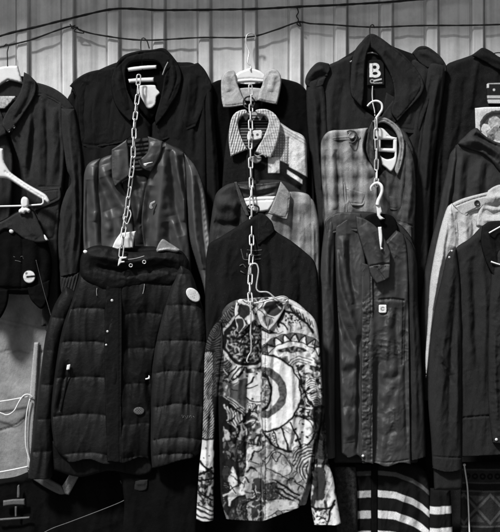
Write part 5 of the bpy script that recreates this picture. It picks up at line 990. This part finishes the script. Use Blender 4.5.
co = piece(t, 'collar', [(458, 144), (465, 136), (472, 129.5), (477, 128), (482, 133), (490, 139), (501, 143), (530, 143), (530, 172), (512, 176), (500, 172), (490, 160), (480, 153), (468, 149)], 50, 5, 6, m, [('f', 3, 3.4, [(464, 142), (478, 142), (494, 152), (508, 164)]), ('f', 2.4, -3.4, [(474, 134), (486, 142), (500, 148)]), ('f', 2.6, 2.6, [(478, 130), (488, 138), (504, 144)]), ('f', 2.4, -3, [(470, 147), (484, 150), (498, 162)]), ('pucker', 1.6, 4, 7, [(464, 146), (482, 150), (500, 166)], 5), ('crump', 1.4, 9, 1, 9)], res=.8)

# ---------------------------------------------------------------- pale jacket
t = thing('jacket', 'pale cotton jacket with buttoned epaulette and long light sleeve at the right edge', 'jacket', 480, 376, 62, GROUP_J)
m = M['pale_cotton']
b15 = piece(t, 'front_panel', [(447, 210), (452, 203.6), (464, 198), (487, 192, 1), (500, 186), (540, 190), (560, 230), (560, 340, 1), (444, 340, 1), (444, 270), (445, 232)], 61, 6, 6, m, [('f', 2, -2.4, [(456, 212), (458, 235), (459, 252)]), ('f', 3, 2, [(463, 214), (465, 234), (464, 250)]), ('f', 2, -2.4, [(470, 214), (473, 230), (470, 246)]), ('f', 2.4, 2, [(476, 214), (478, 228), (474, 240)]), ('f', 1.8, -2, [(481, 212), (482, 226), (478, 240)]), ('crump', 1.6, 10, 1.3, 5)], res=.8)
sl = piece(t, 'sleeve', [(452, 203, 1), (447.4, 207), (444, 216), (440.4, 228), (436.4, 245), (433, 262), (430, 282), (428.4, 305), (427, 330), (425.2, 358), (426, 378, 1), (429, 360), (432, 335), (436, 310), (440, 290), (445, 270), (451, 254), (458, 248), (458, 226)], 63, 6, 9, m, [('f', 2.6, 2.6, [(451, 212), (445, 240), (438, 272), (433, 310)]), ('f', 2, -2.4, [(449, 214), (447, 234), (443, 256)]), ('s', .9, -1.2, [(453.6, 208), (455, 228), (459, 250)]), ('crump', 1.2, 9, 1.4, 15)], res=.7)
yk = piece(t, 'epaulette', [(452, 204, 1), (464, 198.4), (476, 195), (488, 192, 1), (489, 200), (481, 208, 1), (470, 212), (466, 216.4, 1), (460, 213)], 68, 1.8, 1.8, m, [('s', .6, -.8, [(456, 206), (472, 199.5), (486, 196)]), ('s', .6, -.8, [(466, 213.6), (480, 206)]), ('crump', .9, 9, 1, 5)], res=.6)
bt = button(yk, 'button', 477, 203, top(yk, 477, 203) - .2, 3.0, M['button_dark'], 1.5)
co = piece(t, 'hood', [(488, 190.5, 1), (493, 187), (500, 184.5), (530, 186, 1), (530, 232, 1), (500, 230), (488, 228), (476, 226, 1), (477, 216), (482, 204)], 67.6, 2.2, 1.8, m, [('f', 4, 3, [(486, 200), (498, 197), (516, 199)]), ('f', 2.6, -3, [(482, 211), (492, 214), (508, 211)]), ('f', 3, 2, [(482, 220), (494, 221), (510, 220)]), ('f', 2.2, -2, [(484, 205), (496, 206), (510, 203)]), ('crump', 1.6, 10, 1, 5)], res=.7)
pass
# ---------------------------------------------------------------- lowest right dark jacket
t = thing('jacket', 'dark cotton jacket with two shoulder studs hanging over the pale jacket', 'jacket', 480, 470, 80, GROUP_J)
m = M['coat']
b16 = piece(t, 'body', [(450, 256), (458, 246), (470, 238), (482, 226), (490, 224), (520, 226), (550, 250), (552, 452, 1), (500, 454), (456, 456, 1), (456, 380), (452, 300)], 79, 7, 7, m, [('f', 4, 2.6, [(464, 262), (466, 310), (470, 370)]), ('f', 3, -2.4, [(472, 256), (474, 310), (476, 370)]), ('f', 3, 2, [(482, 262), (484, 320), (482, 400)]), ('f', 3, -2.4, [(480, 240), (488, 258), (494, 280)]), ('s', 1, -1.4, [(462, 417), (490, 415), (520, 417)]), ('crump', 1.2, 13, 1.8, 5), ('pucker', 1.2, 4, 12, [(462, 425), (500, 425)], 3)], res=1)
sl = piece(t, 'sleeve', [(456, 247, 1), (450, 251), (446.4, 257), (444, 268), (440.4, 284), (436, 302), (431.4, 330), (428.6, 360), (428, 400), (431, 440), (432.4, 468, 1), (446, 471), (462, 469, 1), (462, 420), (462, 370), (461.6, 320), (460, 280)], 85, 7.5, 11, m, [('f', 3.4, 2.6, [(451, 264), (447, 300), (442, 350), (440, 420)]), ('f', 2.6, -2.6, [(457, 270), (454, 310), (450, 360), (448, 440)]), ('f', 2.6, 2.2, [(456, 330), (456, 380), (455, 450)]), ('f', 2.6, 2.4, [(438, 352), (446, 362), (452, 374)]), ('f', 2, -2, [(440, 362), (447, 372), (452, 384)]), ('crump', 1.3, 10, 1.6, 9), ('s', .9, -1, [(433, 456), (460, 457)])], res=.85)
piece(sl, 'cuff', [(433.4, 466, 1), (461, 466, 1), (461.6, 488), (450, 490.4), (434, 490, 1)], 82, 5, 5, M['coat'], [('drape', 1, 9, 30, 4)], res=.9)
for (u, v) in ((452, 251), (449.4, 257.4)): button(sl, 'stud', u, v, top(sl, u, v) - .2, 1.3, M['steel'], 1, False)
sl = piece(t, 'sleeve', [(496, 250), (520, 250), (524, 330), (516, 445, 1), (492, 442, 1), (488, 400), (488, 340), (490, 290)], 86, 7, 9, m, [('f', 2.4, 2.4, [(495, 320), (493, 370), (497, 430)]), ('pucker', 1.6, 4, 8, [(492, 310), (490, 380), (494, 440)], 9), ('crump', 1.6, 9, 1.2, 19)], res=.9)
button(sl, 'snap', 496.4, 439.6, 92.6, 1.5, M['button_white'], .9, False)
co = piece(t, 'collar', [(482, 226, 1), (490, 221.4), (506, 221), (520, 224), (516, 262), (502, 274), (494, 278, 1), (486, 262), (481, 244)], 88, 3.6, 4, M['black_cotton'], [('f', 3, 2.4, [(486, 232), (492, 252), (498, 268)]), ('f', 2.6, -2, [(492, 230), (498, 250)]), ('crump', 1.4, 9, 1, 5)], res=.8)
h = thing('hanger', 'thin pale hanger rod poking from the neck of the dark jacket with studs', 'hanger', 500, 230, 92, GROUP_H)
cord(h, 'hanger_body', [(489, 233, 93), (496, 229, 94), (506, 223.5, 94)], .75, M['plastic_white'], 1.5)
cord(h, 'lower_rod', [(491, 261.6, 93), (496, 263.4, 94), (508, 267, 94)], .75, M['plastic_white'], 1.5)

# ================================================================ bottom row
GROUP_L = 'garments in the lowest row'
t = thing('striped_shirt', 'black shirt with curved white stripes under the canvas work jacket', 'shirt', 400, 548, 46, GROUP_L)
def stripe(x, y):
    q = y - np.interp(x, [350, 378, 395, 412, 422, 430], [0, -1.5, 0, 6.5, 13, 20])
    r = np.full_like(x, .010)
    for c, w, a in ((473.5, 2.2, .10), (494.2, 3.4, .6), (514.6, 3.9, .72), (535, 4.2, .74)): r = np.where(np.abs(q - c) < w, a, r)
    return r
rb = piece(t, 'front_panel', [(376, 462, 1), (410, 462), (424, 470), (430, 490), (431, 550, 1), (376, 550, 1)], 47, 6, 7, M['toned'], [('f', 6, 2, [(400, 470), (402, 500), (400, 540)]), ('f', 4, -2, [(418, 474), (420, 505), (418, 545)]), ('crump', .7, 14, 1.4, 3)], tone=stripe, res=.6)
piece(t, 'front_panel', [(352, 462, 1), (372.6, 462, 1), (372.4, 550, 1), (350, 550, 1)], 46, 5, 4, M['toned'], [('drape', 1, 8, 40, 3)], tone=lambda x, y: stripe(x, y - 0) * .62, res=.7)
piece(t, 'placket', [(371, 462, 1), (378, 462, 1), (378, 550, 1), (371, 550, 1)], 51.4, 2, 2, M['black_deep'], res=1)
def slv(x, y): return np.where((np.abs(y - 509.4 + .02 * (x - 440)) < 3.7) | (np.abs(y - 531 + .04 * (x - 440)) < 4.0), .72, .010)
piece(t, 'sleeve', [(430, 488, 1), (450, 488, 1), (451.6, 510), (453.4, 550, 1), (428.5, 550, 1), (429, 510)], 50, 6, 8, M['toned'], [('f', 3, -1.6, [(446, 492), (447, 520), (448, 545)]), ('crump', .6, 12, 1.4, 3)], tone=slv, res=.7)
t = thing('knit_sweater', 'dark patterned knit sweater with rows of circles and triangles, bottom right corner', 'sweater', 480, 548, 50, GROUP_L)
def knitp(x, y):
    r = np.full_like(x, .02)
    k = np.abs(y - 475.5); c = ((x - 463) % 7.4) - 3.7
    r = np.where((k < 6.5), .045, r); r = np.where((np.abs(np.hypot(c, k) - 2.2) < .9), .012, r); r = np.where(np.abs(k - 6.6) < .7, .1, r)
    z = ((x - 463) % 26) - 13; w = y - 508
    r = np.where((np.abs(w) < 17), .04, r); r = np.where((np.abs(np.abs(z) * 1.1 - np.abs(w)) < 1.8) & (np.abs(w) < 17), .13, r)
    r = np.where((np.abs(z) * 1.1 < np.abs(w) - 5) & (np.abs(w) < 13), .1, r); r = np.where(np.abs(np.abs(w) - 17.5) < .9, .11, r); r = np.where(np.abs(w - 26) < 3, .05, r)
    return r * .45 * (.7 + .5 * (np.sin(x * 3.6) * np.sin(y * 3.6) > -.2)) * 1.3
piece(t, 'body', [(461, 462, 1), (560, 462, 1), (560, 552, 1), (460, 552, 1)], 50, 6, 5, M['knit'], [('f', 5, 2, [(480, 470), (482, 510), (480, 545)]), ('f', 4, -2, [(468, 470), (470, 510), (470, 545)]), ('crump', .7, 12, 1, 3)], tone=knitp, res=.65)
cd = cord(None, 'zip_cord', [(464, 464, 58), (465.6, 474, 58.5), (467.4, 487, 59), (468.4, 505, 59), (469.4, 530, 59), (470, 548, 58)], .75, M['white_cord'], 2)
own(cd, 'pale thin cord dangling in front of the patterned knit sweater', 'cord')
button(cd, 'cord_stop', 464.4, 465, 59, 1.4, M['button_white'], 1.2, False)
t = thing('scarf', 'dark grey woolly scarf hanging between the patterned shirt and the striped shirt', 'scarf', 347, 548, 52, GROUP_L)
piece(t, 'cloth', [(334, 466, 1), (356, 466, 1), (357.6, 500), (357.6, 552, 1), (336, 552, 1), (337, 500)], 52, 5, 5, mat('scarf_wool', .03, .95, .6, 90, 1, .9, 260), [('crump', 1.6, 6, 1.4, 4), ('drape', 1.6, 7, 50, 3)], res=.8)

t = thing('coat', 'plain black coat hanging lowest, below the quilted puffer coat', 'coat', 165, 550, 60, GROUP_L)
piece(t, 'body', [(110, 440, 1), (205, 440, 1), (200, 490), (197, 552, 1), (118, 552, 1), (124, 500)], 52, 7, 8, M['black_deep'], [('drape', 2, 14, 80, 3)], res=1.6)
piece(t, 'pocket_flap', [(133, 480.4, 1), (148, 479.4, 1), (147, 489), (141, 491.4), (134, 490, 1)], 59.4, 1.4, 1.4, M['coat'], [('f', 2, .8, [(136, 484), (146, 483)])], res=.7)
t = thing('coat', 'black coat at the bottom left corner', 'coat', 40, 550, 36, GROUP_L)
piece(t, 'body', [(-60, 486, 1), (-10, 480), (14, 477), (30, 471, 1), (48, 460), (90, 452), (136, 456, 1), (134, 552, 1), (-60, 552, 1)], 28, 7, 8, M['black_deep'], [('drape', 2, 20, 60, 9), ('crump', 1.4, 18, 1, 4)], res=1.6)

# broken hanger bits, wires and cords at lower left
h = thing('hanger', 'grey flat broken hanger end, bent in a V at lower left', 'hanger', 62, 494, 44)
piece(h, 'hanger_arm', [(27, 468, 1), (40, 473), (54, 481), (62, 485.5, 1), (67, 494, 1), (60, 494.6), (46, 488), (34, 480.4), (29, 477, 1)], 40, 2, 2, M['metal_dull'], [('s', .8, -.5, [(32, 474), (48, 482), (60, 490)]), ('f', 3, .8, [(36, 476), (52, 486)])], res=.8)
piece(h, 'hanger_end', [(62, 486, 1), (74, 467.6, 1), (82.6, 470, 1), (69, 495, 1), (65, 494)], 42, 1.8, 1.6, mat('plastic_mid', .2, .5, .25, 30, 1, .1, 200), [('s', .8, -.5, [(66, 488), (78, 470)])], res=.7)
h = thing('clip_hanger', 'small grey metal clip hanger with two cross bars at the bottom left corner', 'hanger', 16, 520, 44)
piece(h, 'stem', [(17.4, 486), (19.4, 484.6), (20.4, 490), (20, 498, 1), (16.8, 498, 1), (17, 492)], 41, 1.5, 1.2, M['metal_dull'], res=.6)
piece(h, 'bar', [(3, 500.4, 1), (14, 499), (25, 498.6, 1), (25.4, 505.4, 1), (14, 505), (3, 506.6, 1)], 41, 1.8, 1.6, M['metal_dull'], res=.7)
piece(h, 'bar', [(-4, 518.6, 1), (14, 517.4), (30, 516.4, 1), (30, 518.8, 1), (14, 520), (-4, 521.4, 1)], 41, 1.5, 1.1, M['metal_dull'], res=.7)
piece(h, 'stem', [(14.6, 506, 1), (17.4, 506, 1), (17.2, 517, 1), (14.8, 517, 1)], 40.4, 1.3, 1.1, M['metal_dull'], res=.6)
w = cord(None, 'wire_hook', [(40, 535, 48), (52, 528.6, 48), (70, 522, 48), (100, 510.6, 48), (118, 503.4, 48), (127, 499.4, 48.4), (132, 501, 48.6), (136, 502.4, 49)], .42, M['metal_dull'], 2)
own(w, 'thin grey wire slanting up across the dark bottom to a small hook', 'wire')
cord(w, 'prong', [(127, 499.6, 48.8), (124.6, 491, 49), (120.4, 480.6, 49)], .4, M['metal_dull'], 1)
cord(w, 'prong', [(134, 500.6, 49), (135.6, 504, 49.4)], .45, M['plastic_grey'], 1)
w = cord(None, 'cord', [(-20, 404, 18), (0, 401.6, 18), (14, 399.4, 18), (28, 396.6, 18)], .8, M['white_cord'], 2); own(w, 'taut white cord crossing the pale board at lower left', 'cord', 'white cords at lower left')
w = cord(None, 'cord', [(-20, 408, 19), (0, 412.8, 19), (7, 415, 19), (14, 411, 19), (19, 402, 19), (24, 395.4, 19), (29, 394.6, 18.5), (33, 397.6, 18)], .75, M['white_cord'], 1.5); own(w, 'slack white cord looping down across the pale board', 'cord', 'white cords at lower left')
w = cord(None, 'cord', [(30, 399, 18.5), (27, 412, 18.5), (25.6, 430, 18.5), (26, 446, 18.5), (29, 458, 18.5), (30.6, 463, 18)], .75, M['white_cord'], 1.5); own(w, 'white cord hanging down beside the pale edging strip', 'cord', 'white cords at lower left')
w = cord(None, 'cord', [(-20, 475, 45), (0, 472.2, 45), (16, 469.2, 45), (28, 466.6, 45)], .85, M['white_cord'], 2); own(w, 'white cord along the top of the black coat in the bottom left corner', 'cord', 'white cords at lower left')
w = cord(None, 'cord', [(36, 260, 50), (43, 288, 50), (47.6, 304, 50), (51.4, 317.6, 50)], .25, M['metal_dull'], 2); own(w, 'hair thin pale thread hanging beside the black cap', 'thread')

# ================================================================ chains
chain_of('steel chain on the left running from the trench coat down to the puffer coat', [(138.5, 80, 37), (138, 92, 38.5), (136.5, 106, 42), (134.6, 124, 55), (133.4, 150, 62), (131.4, 175, 64), (128.5, 198, 66), (126, 215, 68), (123.4, 232, 72), (122, 246, 77), (120.5, 260, 79)], GROUP_C)
chain_of('steel chain in the middle running down to the black and white patterned shirt', [(250.6, 90, 34), (251, 105, 37), (250.6, 125, 49), (250.4, 150, 55), (251, 175, 62), (251.4, 198, 69), (251.6, 220, 72), (251.6, 245, 82), (250.6, 270, 90), (250, 290, 99), (250.4, 303, 106), (250.8, 320, 107)], GROUP_C)
chain_of('steel chain on the right between the trench coat and the canvas work jacket', [(376, 124, 57), (376.2, 140, 57), (376.4, 160, 57.5), (376.6, 174, 58), (376.2, 183, 64)], GROUP_C)
w = cord(None, 'hook', [(251, 324, 106.5), (250.6, 330, 106), (250.4, 334, 106.4), (251.2, 341, 106), (251, 351, 105.8), (248.4, 356, 106), (246.8, 361, 106.4), (248, 362.6, 107)], .75, M['steel'], 1.2); own(w, 'long thin steel hook dangling from the middle chain over the patterned shirt', 'hook')
w = cord(None, 'ring', [(249 + 5.6 * math.cos(a), 102.6 + 6.2 * math.sin(a), 36.5 + 1.2 * math.sin(a)) for a in [i * math.pi / 10 for i in range(20)]], .85, M['wire'], 1.5, closed=False); own(w, 'black ring around the middle chain under the pale pointed collar', 'ring')
for u0, v0, dp, lab_ in ((120.4, 262, 79, 'bright double hook at the lower end of the left chain'),):
    w = cord(None, 'hook', [(124, 214, 70), (123.4, 219, 71), (127, 224, 72), (129.6, 219, 72), (131, 214, 71), (129.6, 210, 70)], .7, M['steel'], 1); own(w, 'loose steel hook looped through the left chain above the white paper tag', 'hook')
# ================================================================ light and camera
w = bpy.data.worlds.new('World'); sc.world = w; w.use_nodes = True
nt = w.node_tree; N = nt.nodes; L = nt.links
bg = N['Background']; bg.inputs['Strength'].default_value = SKY
sky = N.new('ShaderNodeTexSky'); sky.sky_type = 'NISHITA'; sky.sun_disc = False
EL, AZ = math.radians(SUN_EL), math.radians(SUN_AZ)       # AZ: 0 straight in front of the wall, + from the right
sky.sun_elevation = EL; sky.sun_rotation = math.pi - AZ; sky.dust_density = 4
bw = N.new('ShaderNodeRGBToBW'); L.new(sky.outputs[0], bw.inputs[0]); L.new(bw.outputs[0], bg.inputs['Color'])
s = bpy.data.lights.new('Sun', 'SUN'); s.energy = SUN; s.angle = math.radians(SUN_ANG); s.color = (1, 1, 1)
so = bpy.data.objects.new('Sun', s); C.objects.link(so)
d = Vector((math.sin(AZ) * math.cos(EL), -math.cos(AZ) * math.cos(EL), math.sin(EL)))
so.rotation_euler = d.to_track_quat('Z', 'Y').to_euler(); so.location = (0, -6, 8)
cam = bpy.data.cameras.new('Camera'); co_ = bpy.data.objects.new('Camera', cam); C.objects.link(co_)
co_.location = (0, -DCAM, ZC); co_.rotation_euler = (math.radians(90), 0, 0)
cam.sensor_fit = 'HORIZONTAL'; cam.sensor_width = 36
cam.lens = 18 * (DCAM - REF * S) / (250 * S)
cam.clip_end = 500; cam.clip_start = .05
cam.dof.use_dof = True; cam.dof.focus_distance = DCAM - 75 * S; cam.dof.aperture_fstop = 2.8
sc.camera = co_
sc.view_settings.view_transform = 'Standard'; sc.view_settings.look = 'None'; sc.view_settings.exposure = EXPO; sc.view_settings.gamma = 1
sc.render.film_transparent = False
